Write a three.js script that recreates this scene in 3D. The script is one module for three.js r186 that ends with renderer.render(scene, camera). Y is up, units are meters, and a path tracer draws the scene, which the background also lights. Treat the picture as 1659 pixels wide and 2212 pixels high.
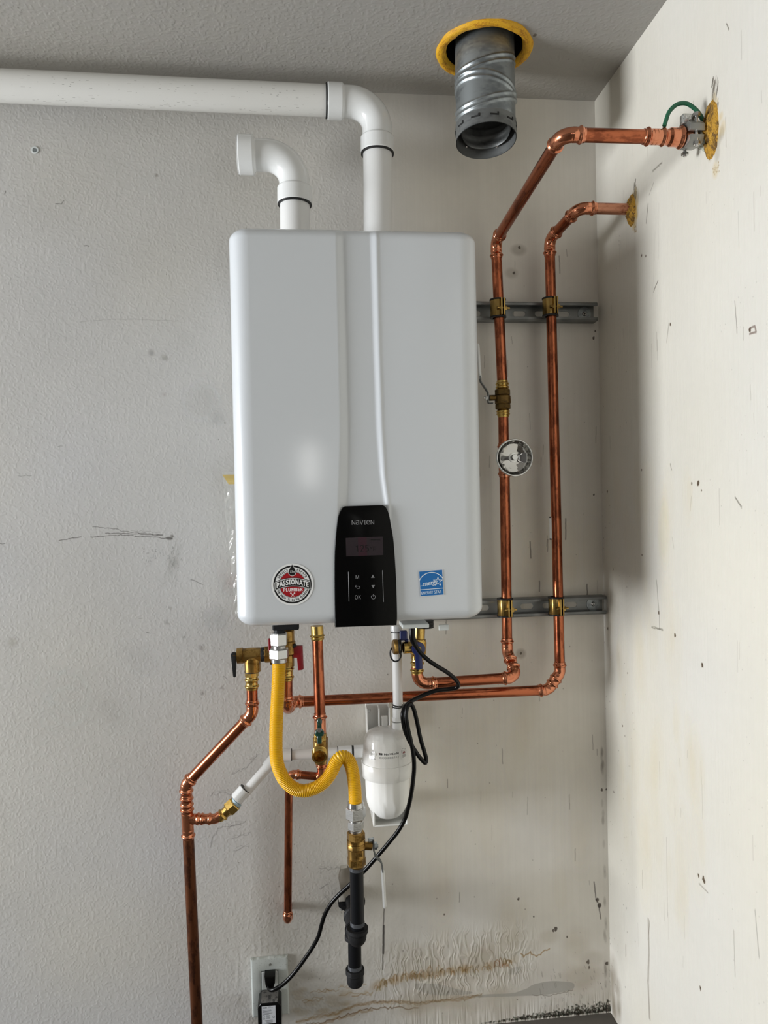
import * as THREE from 'three';
import { mergeGeometries, mergeVertices, toCreasedNormals } from 'three/addons/utils/BufferGeometryUtils.js';
import { RoundedBoxGeometry } from 'three/addons/geometries/RoundedBoxGeometry.js';
import { TextGeometry } from 'three/addons/geometries/TextGeometry.js';
import { FontLoader } from 'three/addons/loaders/FontLoader.js';
import { RectAreaLightUniformsLib } from 'three/addons/lights/RectAreaLightUniformsLib.js';

// ---------------------------------------------------------------- camera, daylight, exposure
const XR = 0.6679, YC = 2.0686;                       // right wall, ceiling; the back wall is z = 0, the floor y = 0
const XL = -4.2, ZF = 3.9;                            // garage side wall with its door opening, wall behind the camera
const scene = new THREE.Scene();
const camera = new THREE.PerspectiveCamera(2 * Math.atan(1106 / 1600) * 180 / Math.PI, 1659 / 2212, 0.02, 60);
camera.position.set(0, 1.1688, 1.6171);
camera.rotation.set(-0.0097, -0.1055, -0.0207, 'YXZ');
scene.add(camera);
const renderer = new THREE.WebGLRenderer({ antialias: true });
renderer.toneMapping = THREE.LinearToneMapping;
renderer.toneMappingExposure = 1.0;
renderer.shadowMap.enabled = true;
scene.background = new THREE.Color(0.9, 1.0, 1.12);   // bright overcast sky outside
RectAreaLightUniformsLib.init();
// daylight through the side door opening (left of the picture) and a small window in the wall behind the camera
const DOOR = { z0: 0.5, z1: 1.8, y0: 0.25, y1: 1.55 }, WIN = { x0: -0.02, x1: 0.085, y0: 1.3, y1: 1.57 };
function dayLight(name, w, h, color, power, from, to) {
  const l = new THREE.RectAreaLight(new THREE.Color(...color), power, w, h);
  l.name = name; l.position.set(...from); l.lookAt(...to); l.castShadow = true; scene.add(l);
}
dayLight('daylight_side_opening', DOOR.z1 - DOOR.z0, DOOR.y1 - DOOR.y0, [0.94, 0.97, 1.0], 40, [XL + 0.01, (DOOR.y0 + DOOR.y1) / 2, (DOOR.z0 + DOOR.z1) / 2], [XL + 1, (DOOR.y0 + DOOR.y1) / 2, (DOOR.z0 + DOOR.z1) / 2]);
dayLight('daylight_rear_window', WIN.x1 - WIN.x0, WIN.y1 - WIN.y0, [1.0, 0.98, 0.94], 13, [(WIN.x0 + WIN.x1) / 2, (WIN.y0 + WIN.y1) / 2, ZF - 0.01], [(WIN.x0 + WIN.x1) / 2, (WIN.y0 + WIN.y1) / 2, 0]);

// ---------------------------------------------------------------- small helpers
const V = (x, y, z) => new THREE.Vector3(x, y, z);
const X = V(1, 0, 0), Y = V(0, 1, 0), Z = V(0, 0, 1);
let seed = 7;
const rnd = () => { seed = (seed * 1664525 + 1013904223) >>> 0; return seed / 4294967296; };
const lerp = (a, b, t) => a + (b - a) * t, sstep = (a, b, x) => { const t = Math.min(1, Math.max(0, (x - a) / (b - a))); return t * t * (3 - 2 * t); };
function hash(x, y, s) { let h = Math.imul(x, 374761393) + Math.imul(y, 668265263) + Math.imul(s, 2147483647) | 0; h = Math.imul(h ^ (h >>> 13), 1274126177); return ((h ^ (h >>> 16)) >>> 0) / 4294967296; }
function noise(x, y, s = 0, px = 0, py = 0) {         // value noise 0..1, tiling every px, py cells when given
  const ix = Math.floor(x), iy = Math.floor(y), fx = x - ix, fy = y - iy, u = fx * fx * (3 - 2 * fx), v = fy * fy * (3 - 2 * fy);
  const m = (a, p) => (p ? ((a % p) + p) % p : a);
  const a = hash(m(ix, px), m(iy, py), s), b = hash(m(ix + 1, px), m(iy, py), s), c = hash(m(ix, px), m(iy + 1, py), s), d = hash(m(ix + 1, px), m(iy + 1, py), s);
  return lerp(lerp(a, b, u), lerp(c, d, u), v);
}
const used = {};
function numbered(name) { used[name] = (used[name] ?? -1) + 1; return used[name] ? name + '_' + String(used[name]).padStart(3, '0') : name; }
function part(parent, name, geo, mat, label) {
  const m = new THREE.Mesh(geo, mat); m.name = name; m.castShadow = m.receiveShadow = true;
  if (label) m.userData.label = label;
  parent.add(m); return m;
}
function thing(name, label, category, group) {
  const g = new THREE.Group(); g.name = numbered(name); g.userData = { label, category };
  if (group) g.userData.group = group;
  scene.add(g); return g;
}
function settle(g) {                                  // put the group's origin at its base, children keep their place
  const b = new THREE.Box3().setFromObject(g), o = V((b.min.x + b.max.x) / 2, b.min.y, (b.min.z + b.max.z) / 2);
  for (const c of g.children) c.position.sub(o);
  g.position.add(o);
}
function single(name, geo, mat, label, category, group) {
  geo.computeBoundingBox(); const b = geo.boundingBox, o = V((b.min.x + b.max.x) / 2, b.min.y, (b.min.z + b.max.z) / 2);
  geo.translate(-o.x, -o.y, -o.z);
  const m = part(scene, numbered(name), geo, mat); m.position.copy(o); m.userData = { label, category };
  if (group) m.userData.group = group;
  return m;
}
function struct(name, geo, mat) { const m = part(scene, name, geo, mat); m.userData.kind = 'structure'; return m; }
const plain = (g) => { g = g.index ? g.toNonIndexed() : g; for (const k of Object.keys(g.attributes)) if (!['position', 'normal', 'uv'].includes(k)) g.deleteAttribute(k); return g; };
const merge = (list) => mergeGeometries(list.map(plain));
function box(w, h, d, c, r = 0.001, rot) {
  const g = new RoundedBoxGeometry(w, h, d, 2, Math.min(r, w / 2.01, h / 2.01, d / 2.01));
  if (rot) g.applyQuaternion(rot);
  return g.translate(c.x, c.y, c.z);
}
const aim = (dir, from = Y) => new THREE.Quaternion().setFromUnitVectors(from, dir.clone().normalize());
// a turned solid: profile [height, radius] along dir, starting at o
function lathe(profile, o, dir = Y, seg = 32, crease = 0.5) {
  let g = new THREE.LatheGeometry(profile.map(([h, r]) => new THREE.Vector2(Math.max(r, 1e-5), h)), seg);
  g = toCreasedNormals(g, crease);
  return g.applyQuaternion(aim(dir)).translate(o.x, o.y, o.z);
}
function hex(o, dir, across, h, n = 6, spin = 0) {
  const r = across / 2 / Math.cos(Math.PI / n);
  let g = new THREE.LatheGeometry([[0, 0], [0, r * 0.9], [h * 0.1, r], [h * 0.9, r], [h, r * 0.9], [h, 0]].map(([a, b]) => new THREE.Vector2(Math.max(b, 1e-5), a)), n);
  g = toCreasedNormals(g, 0.2).rotateY(spin);
  return g.applyQuaternion(aim(dir)).translate(o.x, o.y, o.z);
}
// rounded polyline -> dense points
function fillet(pts, R, step = 0.0012) {
  const out = [], line = (a, b) => { const n = Math.max(1, Math.round(a.distanceTo(b) / step)); for (let i = 0; i < n; i++) out.push(a.clone().lerp(b, i / n)); };
  let at = pts[0];
  for (let i = 1; i < pts.length - 1; i++) {
    const p = pts[i], d1 = pts[i - 1].clone().sub(p).normalize(), d2 = pts[i + 1].clone().sub(p).normalize();
    const half = d1.angleTo(d2) / 2, t = Math.min(R / Math.tan(half), p.distanceTo(pts[i - 1]) * 0.98, p.distanceTo(pts[i + 1]) * 0.98);
    const a = p.clone().addScaledVector(d1, t), b = p.clone().addScaledVector(d2, t), r = t * Math.tan(half);
    line(at, a);
    const c = p.clone().addScaledVector(d1.clone().add(d2).normalize(), r / Math.sin(half)), va = a.clone().sub(c), ang = Math.PI - 2 * half, ax = va.clone().cross(b.clone().sub(c)).normalize();
    const n = Math.max(6, Math.round(r * ang / step));
    for (let k = 0; k < n; k++) out.push(c.clone().add(va.clone().applyAxisAngle(ax, ang * k / n)));
    at = b;
  }
  line(at, pts.at(-1)); out.push(pts.at(-1).clone());
  return out;
}
// sweep a circle along dense points; rad = number or function(distance, total)
function sweep(pts, rad, seg = 20, caps = true) {
  const n = pts.length, s = [0]; for (let i = 1; i < n; i++) s.push(s[i - 1] + pts[i].distanceTo(pts[i - 1]));
  const T = pts.map((_, i) => pts[Math.min(n - 1, i + 1)].clone().sub(pts[Math.max(0, i - 1)]).normalize());
  let N = Math.abs(T[0].y) < 0.9 ? Y.clone() : X.clone(); N.sub(T[0].clone().multiplyScalar(N.dot(T[0]))).normalize();
  const pos = [], uv = [], idx = [];
  for (let i = 0; i < n; i++) {
    if (i) N.applyQuaternion(new THREE.Quaternion().setFromUnitVectors(T[i - 1], T[i]));
    const B = T[i].clone().cross(N), r = typeof rad === 'number' ? rad : rad(s[i], s[n - 1]);
    for (let k = 0; k <= seg; k++) {
      const a = k / seg * 2 * Math.PI, p = pts[i].clone().addScaledVector(N, r * Math.cos(a)).addScaledVector(B, r * Math.sin(a));
      pos.push(p.x, p.y, p.z); uv.push(k / seg, s[i] / 0.2);
    }
  }
  for (let i = 0; i < n - 1; i++) for (let k = 0; k < seg; k++) { const a = i * (seg + 1) + k, b = a + seg + 1; idx.push(a, a + 1, b, b, a + 1, b + 1); }
  let g = new THREE.BufferGeometry(); g.setAttribute('position', new THREE.Float32BufferAttribute(pos, 3)); g.setAttribute('uv', new THREE.Float32BufferAttribute(uv, 2)); g.setIndex(idx);
  g.computeVertexNormals();
  const nn = g.attributes.normal;                     // close the seam
  for (let i = 0; i < n; i++) { const a = i * (seg + 1), b = a + seg, v = V(nn.getX(a) + nn.getX(b), nn.getY(a) + nn.getY(b), nn.getZ(a) + nn.getZ(b)).normalize(); nn.setXYZ(a, v.x, v.y, v.z); nn.setXYZ(b, v.x, v.y, v.z); }
  if (!caps) return g;
  const cap = (i, flip) => {
    const r = typeof rad === 'number' ? rad : rad(s[i], s[n - 1]);
    return new THREE.CircleGeometry(r, seg).applyQuaternion(aim(T[i].clone().multiplyScalar(flip), Z)).translate(pts[i].x, pts[i].y, pts[i].z);
  };
  return merge([g, cap(0, -1), cap(n - 1, 1)]);
}
const smoothPath = (pts, n) => new THREE.CatmullRomCurve3(pts, false, 'centripetal').getSpacedPoints(n);
const straight = (a, b, n = 24) => Array.from({ length: n + 1 }, (_, i) => a.clone().lerp(b, i / n));
const pipeGeo = (a, b, r, seg = 28) => sweep(straight(a, b, 12), r, seg);
// bead profile of a press fitting: hub, rolled bead and hub again at each end
const pressR = (r) => (s, L) => { const d = Math.min(s, L - s), k = Math.exp(-(((d - 0.0075) / 0.0026) ** 2)); return r * (d < 0.0006 ? 1.0 : 1.085 + 0.235 * k + (d > 0.015 && d < 0.02 ? 0.02 : 0)); };
const pressElbow = (c, d1, d2, leg, r, R) => sweep(fillet([c.clone().addScaledVector(d1, leg), c, c.clone().addScaledVector(d2, leg)], R, 0.0008), pressR(r), 24);
const pressCoupling = (a, b, r) => sweep(straight(a, b, Math.ceil(a.distanceTo(b) / 0.0007)), pressR(r), 24);
// a run of pipe with a fitting at each inner corner
function run(g, pts, r, o = {}) {
  const legs = pts.map((p, i) => (i && i < pts.length - 1 ? Math.min(o.legs?.[i] ?? o.leg ?? 0.036, p.distanceTo(pts[i - 1]) * 0.52, p.distanceTo(pts[i + 1]) * 0.52) : 0));
  for (let i = 0; i < pts.length - 1; i++) {
    const a = pts[i].clone(), b = pts[i + 1].clone(), d = b.clone().sub(a).normalize(), L = a.distanceTo(b);
    if (legs[i] + legs[i + 1] < L * 0.98) part(g, 'pipe', pipeGeo(a.addScaledVector(d, legs[i] * 0.6), b.addScaledVector(d, -legs[i + 1] * 0.6), r), o.pipeMat?.[i] ?? o.mat ?? M.copper);
  }
  for (let i = 1; i < pts.length - 1; i++) {
    const d1 = pts[i - 1].clone().sub(pts[i]).normalize(), d2 = pts[i + 1].clone().sub(pts[i]).normalize();
    part(g, 'elbow', pressElbow(pts[i], d1, d2, legs[i], r, o.bend ?? 0.02), o.fitMat ?? M.copperFitting);
  }
}
// flat metal bar swept along points, width across `face`'s plane
function flatBar(pts, w, t, face = Z) {
  const n = pts.length, pos = [], idx = [], uv = [];
  let s = 0;
  for (let i = 0; i < n; i++) {
    const T = pts[Math.min(n - 1, i + 1)].clone().sub(pts[Math.max(0, i - 1)]).normalize(), F = face.clone().sub(T.clone().multiplyScalar(face.dot(T))).normalize(), S = T.clone().cross(F).normalize();
    if (i) s += pts[i].distanceTo(pts[i - 1]);
    for (const [a, b] of [[-0.5, -0.35], [-0.5, 0.35], [-0.42, 0.5], [0.42, 0.5], [0.5, 0.35], [0.5, -0.35], [0.42, -0.5], [-0.42, -0.5]]) { const p = pts[i].clone().addScaledVector(S, a * w).addScaledVector(F, b * t); pos.push(p.x, p.y, p.z); uv.push(a, s / 0.1); }
  }
  for (let i = 0; i < n - 1; i++) for (let k = 0; k < 8; k++) { const a = i * 8 + k, b = i * 8 + (k + 1) % 8, c = a + 8, d = b + 8; idx.push(a, c, b, b, c, d); }
  for (const o of [0, (n - 1) * 8]) for (let k = 1; k < 7; k++) o ? idx.push(o, o + k, o + k + 1) : idx.push(o, o + k + 1, o + k);
  const g = new THREE.BufferGeometry(); g.setAttribute('position', new THREE.Float32BufferAttribute(pos, 3)); g.setAttribute('uv', new THREE.Float32BufferAttribute(uv, 2)); g.setIndex(idx); g.computeVertexNormals();
  return toCreasedNormals(g, 0.5);
}
const mergeVerts = (g) => mergeVertices(g, 1e-6);
// lump of dried foam on the right wall, thickest at its middle
function foamPatch(c, rz, ry, s) {
  const pos = [], idx = [], uv = [], n = 72, m = 20;
  for (let j = 0; j <= m; j++) for (let i = 0; i <= n; i++) {
    const a = i / n * 2 * Math.PI, k = i % n, t = j / m, per = (f, q) => noise(k / n * f, q, s, f), e = 0.9 + 0.14 * per(7, 1) + 0.1 * (per(34, 2) - 0.3) * t;
    const h = (0.011 * Math.pow(1 - t, 0.7) * (0.6 + 0.7 * per(14, j / 2.2 + 5)) + 0.0035 * (1 - t * t) * per(36, j * 1.1 + 40)) + (t < 1 ? 0.0004 : -0.0004);
    pos.push(c.x - h, c.y + t * e * ry * Math.sin(a), c.z + t * e * rz * Math.cos(a)); uv.push(0.5 + t * Math.cos(a) / 2, 0.5 + t * Math.sin(a) / 2);
  }
  for (let j = 0; j < m; j++) for (let i = 0; i < n; i++) { const a = j * (n + 1) + i, b = a + n + 1; idx.push(a, b, a + 1, b, b + 1, a + 1); }
  const g = new THREE.BufferGeometry(); g.setAttribute('position', new THREE.Float32BufferAttribute(pos, 3)); g.setAttribute('uv', new THREE.Float32BufferAttribute(uv, 2)); g.setIndex(idx); g.computeVertexNormals(); return g;
}
const font = await new FontLoader().loadAsync('fonts/droid/droid_sans_bold.typeface.json'), thin = await new FontLoader().loadAsync('fonts/droid/droid_sans_regular.typeface.json');
function letters(text, size, c, f = font, sx = 1) {   // raised lettering centred on c
  const g = new TextGeometry(text, { font: f, size, depth: 0.0004, curveSegments: 6 }); g.computeBoundingBox();
  const b = g.boundingBox; return plain(g.translate(-(b.min.x + b.max.x) / 2, -(b.min.y + b.max.y) / 2, 0).scale(sx, 1, 1).translate(c.x, c.y, c.z));
}
const canvasOf = (w, h) => { const c = document.createElement('canvas'); c.width = w; c.height = h; return [c, c.getContext('2d')]; };
function canvasTex(c) { const t = new THREE.CanvasTexture(c); t.colorSpace = THREE.SRGBColorSpace; t.magFilter = THREE.LinearFilter; return t; }
function dataTex(w, h, fn) {
  const d = new Float32Array(w * h); for (let y = 0; y < h; y++) for (let x = 0; x < w; x++) d[y * w + x] = fn(x, y);
  const t = new THREE.DataTexture(d, w, h, THREE.RedFormat, THREE.FloatType); t.magFilter = THREE.LinearFilter; t.needsUpdate = true; return t;
}
const wrap = (t, s = THREE.RepeatWrapping, q = s) => { t.wrapS = s; t.wrapT = q; return t; };

// ---------------------------------------------------------------- materials
const std = (o) => new THREE.MeshStandardMaterial(o), phys = (o) => new THREE.MeshPhysicalMaterial(o), lin = (r, g, b) => new THREE.Color().setRGB(r, g, b);
function mottled(base, dark, s, n = 256, streak = 1) {   // tone map of tarnished metal, u round the pipe, v along it
  const [c, x] = canvasOf(n, n), im = x.createImageData(n, n);
  for (let j = 0; j < n; j++) for (let i = 0; i < n; i++) {
    const k = 0.5 * noise(i / n * 8, j / n * 6 * streak, s, 8, 6 * streak) + 0.3 * noise(i / n * 20, j / n * 24 * streak, s + 1, 20, 24 * streak) + 0.2 * noise(i / n * 64, j / n * 64, s + 2, 64, 64), t = sstep(0.42, 0.78, k);
    for (let q = 0; q < 3; q++) im.data[(j * n + i) * 4 + q] = lerp(base[q], dark[q], t);
    im.data[(j * n + i) * 4 + 3] = 255;
  }
  x.putImageData(im, 0, 0); return wrap(canvasTex(c));
}
const fineBump = wrap(dataTex(256, 256, (x, y) => 0.6 * noise(x / 4, y / 4, 31, 64, 64) + 0.4 * noise(x / 9, y / 9, 32, 28, 28)));
const enamelBump = fineBump.clone(); enamelBump.repeat.set(1, 1);
const M = {
  copper: std({ color: 0xffffff, map: mottled([182, 106, 73], [136, 76, 53], 11), metalness: 1, roughness: 0.24 }),
  copperFitting: std({ color: 0xffffff, map: mottled([216, 142, 108], [186, 112, 82], 15), metalness: 1, roughness: 0.17 }),
  copperDull: std({ color: 0xffffff, map: mottled([198, 140, 112], [150, 92, 70], 17), metalness: 1, roughness: 0.42 }),
  copperBrown: std({ color: 0xffffff, map: mottled([112, 68, 44], [78, 46, 32], 19), metalness: 0.85, roughness: 0.42 }),
  brass: std({ color: 0xffffff, map: mottled([204, 172, 98], [164, 130, 66], 23), metalness: 1, roughness: 0.24 }),
  brassDull: std({ color: 0xffffff, map: mottled([168, 134, 76], [124, 94, 48], 25), metalness: 1, roughness: 0.36 }),
  brassOld: std({ color: 0xffffff, map: mottled([112, 88, 48], [74, 58, 34], 26), metalness: 0.9, roughness: 0.5 }),
  zinc: std({ color: 0xffffff, map: mottled([170, 142, 84], [132, 104, 56], 27), metalness: 1, roughness: 0.26 }),
  steel: std({ color: lin(0.62, 0.62, 0.61), metalness: 1, roughness: 0.26 }),
  nickel: std({ color: lin(0.56, 0.56, 0.55), metalness: 1, roughness: 0.3, bumpMap: fineBump, bumpScale: 0.0001 }),
  mirror: std({ color: lin(0.5, 0.49, 0.47), metalness: 1, roughness: 0.07 }),
  galv: std({ color: 0xffffff, map: mottled([164, 170, 172], [132, 138, 141], 29), metalness: 0.85, roughness: 0.38 }),
  galvDark: std({ color: 0xffffff, map: mottled([120, 122, 121], [92, 94, 94], 35), metalness: 0.55, roughness: 0.5 }),
  strut: std({ color: 0xffffff, map: mottled([150, 152, 150], [112, 114, 113], 33), metalness: 0.45, roughness: 0.42 }),
  alu: std({ color: 0xffffff, map: mottled([196, 196, 192], [140, 140, 136], 37), metalness: 0.7, roughness: 0.45 }),
  enamel: phys({ color: lin(0.67, 0.7, 0.73), roughness: 0.34, clearcoat: 0.6, clearcoatRoughness: 0.11, bumpMap: enamelBump, bumpScale: 0.00004 }),
  gloss: phys({ color: lin(0.002, 0.002, 0.002), roughness: 0.22, specularIntensity: 0.22 }),
  print: std({ color: lin(0.22, 0.22, 0.23), roughness: 0.6 }),
  chromeLine: std({ color: lin(0.16, 0.16, 0.16), metalness: 1, roughness: 0.4 }),
  pvc: phys({ color: lin(0.8, 0.8, 0.785), roughness: 0.33, clearcoat: 0.25, clearcoatRoughness: 0.2 }),
  pvcMoulded: phys({ color: lin(0.82, 0.83, 0.82), roughness: 0.22, clearcoat: 0.4, clearcoatRoughness: 0.1 }),
  canister: phys({ color: lin(0.88, 0.88, 0.85), roughness: 0.25, clearcoat: 0.5, clearcoatRoughness: 0.08 }),
  bowl: phys({ color: lin(0.9, 0.9, 0.87), roughness: 0.36 }),
  rubber: std({ color: lin(0.008, 0.008, 0.009), roughness: 0.55 }),
  cord: phys({ color: lin(0.003, 0.003, 0.0032), roughness: 0.28, specularIntensity: 0.45 }),
  iron: phys({ color: lin(0.005, 0.0055, 0.007), roughness: 0.34, specularIntensity: 0.5 }),
  castIron: phys({ color: lin(0.011, 0.011, 0.012), roughness: 0.6, specularIntensity: 0.6, bumpMap: fineBump, bumpScale: 0.0003 }),
  sealTape: std({ color: lin(0.075, 0.08, 0.09), roughness: 0.6, metalness: 0.3 }),
  hose: phys({ color: lin(0.8, 0.45, 0.004), roughness: 0.4, clearcoat: 0.25, clearcoatRoughness: 0.25 }),
  red: phys({ color: lin(0.24, 0.006, 0.012), roughness: 0.35, clearcoat: 0.3 }),
  blue: phys({ color: lin(0.012, 0.022, 0.12), roughness: 0.35, clearcoat: 0.3 }),
  green: phys({ color: lin(0.006, 0.045, 0.03), roughness: 0.3, clearcoat: 0.5 }),
  greenWire: std({ color: lin(0.015, 0.13, 0.065), roughness: 0.5 }),
  blackLever: std({ color: lin(0.02, 0.022, 0.024), roughness: 0.45, metalness: 0.4 }),
  sleeve: std({ color: lin(0.72, 0.72, 0.7), roughness: 0.5 }),
  plate: phys({ color: lin(0.66, 0.69, 0.68), roughness: 0.35, clearcoat: 0.2 }),
  cyan: std({ color: lin(0.42, 0.55, 0.62), roughness: 0.5 }),
  dust: std({ color: 0xffffff, map: mottled([120, 118, 114], [60, 60, 60], 41, 128), roughness: 0.95 }),
  clear: phys({ color: lin(0.95, 0.95, 0.93), roughness: 0.06, transmission: 0.86, thickness: 0, ior: 1.45 }),
  yellowStrip: std({ color: lin(0.62, 0.42, 0.03), roughness: 0.5 }),
  dark: std({ color: lin(0.012, 0.012, 0.012), roughness: 0.8 }),
};
const foamTex = mottled([232, 176, 34], [186, 124, 22], 51, 256);
M.foam = std({ color: 0xffffff, map: foamTex, roughness: 0.6, bumpMap: fineBump, bumpScale: 0.0006 });
M.oldFoam = std({ color: 0xffffff, map: mottled([196, 148, 52], [112, 84, 42], 53, 256), roughness: 0.85, bumpMap: fineBump, bumpScale: 0.002 });

// ---------------------------------------------------------------- room shell
const BX0 = -0.7, BW = XR - BX0, BPX = 1340, BPY = 2048, kx = BPX / BW, ky = BPY / YC;   // back wall print: ~980 pixels a metre
function paintBase(w, h, s, tone, amp, streaky) {
  const [c, x] = canvasOf(w, h), im = x.createImageData(w, h);
  for (let j = 0; j < h; j++) for (let i = 0; i < w; i++) {
    const n = 0.5 * noise(i / 260, j / 260, s) + 0.3 * noise(i / 90, j / 90, s + 1) + 0.2 * noise(i / 14, j / 14, s + 2) - 0.5;
    const v = streaky ? (noise(i / 3, j / 170, s + 3) - 0.5) * streaky(i, j) : 0, warm = noise(i / 200, j / 200, s + 4) - 0.5;
    const k = amp * n + 4 * v, o = (j * w + i) * 4, base = typeof tone === 'function' ? tone(i, j) : tone;
    im.data[o] = base[0] + k + 2 * warm; im.data[o + 1] = base[1] + k; im.data[o + 2] = base[2] + k - 6 * warm; im.data[o + 3] = 255;
  }
  x.putImageData(im, 0, 0); return [c, x];
}
// pen strokes in metres on a canvas with y up
function pen(x, X0, kx, ky, H) {
  const at = ([a, b]) => [(a - X0) * kx, H - b * ky];
  return {
    line(pts, w, color, jag = 0) {
      x.strokeStyle = color; x.lineWidth = w; x.lineCap = 'round'; x.lineJoin = 'round'; x.beginPath();
      pts.forEach((p, i) => {
        const [u, v] = at(p);
        if (!i) return x.moveTo(u, v);
        if (!jag) return x.lineTo(u, v);
        const [u0, v0] = at(pts[i - 1]), n = Math.max(2, Math.hypot(u - u0, v - v0) / 5 | 0);
        for (let k = 1; k <= n; k++) x.lineTo(lerp(u0, u, k / n) + (rnd() - 0.5) * jag * 0.5, lerp(v0, v, k / n) + (rnd() - 0.5) * jag);
      });
      x.stroke();
    },
    blot(p, r, color, sq = 1, turn = 0) {
      const [u, v] = at(p); x.save(); x.translate(u, v); x.rotate(turn); x.scale(1, sq);
      const g = x.createRadialGradient(0, 0, 0, 0, 0, r); g.addColorStop(0, color); g.addColorStop(0.5, color); g.addColorStop(1, color.replace(/[\d.]+\)$/, '0)'));
      x.fillStyle = g; x.beginPath(); x.arc(0, 0, r, 0, 7); x.fill(); x.restore();
    },
    chip(p, r, color) {
      const [u, v] = at(p); x.fillStyle = color; x.beginPath();
      for (let k = 0; k < 9; k++) { const a = k / 9 * 6.283, q = r * (0.55 + 0.6 * rnd()); x.lineTo(u + q * 0.7 * Math.cos(a), v + q * Math.sin(a)); }
      x.fill();
    },
  };
}
const [backCanvas, bctx] = paintBase(BPX, BPY, 101, (i) => { const t = sstep(350, 1150, i); return [lerp(193, 222, t), lerp(191, 217, t), lerp(187, 207, t)]; }, 13, (i) => 0.15 + 0.75 * sstep(620, 1000, i));
{
  const k = pen(bctx, BX0, kx, ky, BPY);
  // grey smears near the heater and the pencil-like scrapes on the left
  for (const [p, r, a, sq] of [[[-0.2914, 1.4888], 14, 0.22, 0.7], [[-0.3169, 1.5015], 9, 0.2, 1.3], [[-0.2987, 1.8776], 7, 0.3, 0.9], [[-0.293, 1.4151], 13, 0.08, 0.5], [[-0.1831, 1.3601], 22, 0.07, 1], [[-0.2282, 0.87], 9, 0.25, 1.2], [[-0.2645, 0.8963], 9, 0.2, 0.5], [[-0.1863, 0.7835], 12, 0.24, 0.35], [[-0.2275, 0.7725], 9, 0.28, 0.6], [[-0.2995, 0.9273], 8, 0.2, 0.6], [[-0.2911, 0.9576], 7, 0.16, 1], [[-0.1392, 1.1358], 30, 0.08, 2.5], [[-0.1615, 1.0169], 40, 0.08, 2], [[-0.1928, 0.9283], 50, 0.07, 1], [[-0.3587, 0.8556], 70, 0.05, 0.7], [[-0.5023, 0.7836], 90, 0.04, 0.8], [[-0.2112, 1.4048], 60, 0.05, 1.4], [[-0.4092, 0.73], 60, 0.05, 1], [[-0.6159, 0.8956], 14, 0.12, 1], [[-0.2821, 1.0552], 14, 0.14, 2.2]]) for (let q = 0; q < 5; q++) k.blot([p[0] + 0.5 * r / kx * (rnd() - 0.5), p[1] + 0.7 * r / ky * (rnd() - 0.5)], r * (0.35 + 0.6 * rnd()), `rgba(92,86,78,${a * 0.36})`, sq * (0.6 + 0.8 * rnd()), 2 * (rnd() - 0.5));
  for (const [pts, w, a] of [[[[-0.447, 1.1352], [-0.3951, 1.13], [-0.3886, 1.124], [-0.3028, 1.115]], 1.6, 0.6], [[[-0.4209, 1.1208], [-0.3526, 1.1182], [-0.3029, 1.112]], 2, 0.6], [[[-0.4522, 1.1138], [-0.3907, 1.1162], [-0.324, 1.1106], [-0.2838, 1.1056]], 1.8, 0.65], [[[-0.5161, 1.1076], [-0.4945, 1.1119], [-0.471, 1.1143]], 2, 0.6], [[[-0.3695, 1.1255], [-0.3094, 1.1201]], 1, 0.35], [[[-0.6338, 1.1049], [-0.6246, 1.1037]], 2, 0.55], [[[-0.2472, 1.0175], [-0.2222, 1.0068]], 1.8, 0.5], [[[-0.4631, 1.5654], [-0.4084, 1.5716], [-0.3325, 1.572], [-0.2607, 1.5695]], 1, 0.28], [[[-0.4499, 1.7255], [-0.4405, 1.7257]], 2.4, 0.55], [[[-0.5935, 1.2449], [-0.5677, 1.2454]], 1.4, 0.4], [[[-0.5132, 1.3047], [-0.5039, 1.3055]], 1.4, 0.4], [[[-0.3567, 0.9383], [-0.3491, 0.939]], 1.4, 0.4], [[[-0.3421, 0.9082], [-0.3335, 0.9069]], 1.6, 0.5], [[[-0.6049, 1.837], [-0.6069, 1.8293]], 2, 0.6], [[[-0.5057, 1.8124], [-0.4937, 1.8107], [-0.4888, 1.8205]], 2, 0.55], [[[-0.1838, 0.8083], [-0.1761, 0.802]], 1.5, 0.5]]) k.line(pts, w * 0.6, `rgba(60,56,52,${a * 1.15})`, 2.4);
  k.blot([-0.2896, 1.1067], 9, 'rgba(70,66,60,.55)', 0.5, 0.1); k.blot([-0.2837, 1.1115], 5, 'rgba(70,66,60,.5)', 0.7, 0.5);
  for (let i = 0; i < 40; i++) k.line([[lerp(-0.35, -0.26, rnd()), 1.075 + 0.03 * (rnd() - 0.5)], [0, 0]].map((p, j, q) => (j ? [q[0][0] + 0.006 * (rnd() - 0.5), q[0][1] - 0.006 * rnd()] : p)), 1, 'rgba(70,66,62,.35)', 1);
  for (let i = 0; i < 26; i++) k.line([[-0.2714, 1.0994], [-0.2926, 1.016]].map((p) => [p[0] + 0.03 * (rnd() - 0.5), p[1] + 0.05 * (rnd() - 0.5)]), 0.8, 'rgba(80,74,68,.10)', 4);
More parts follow.
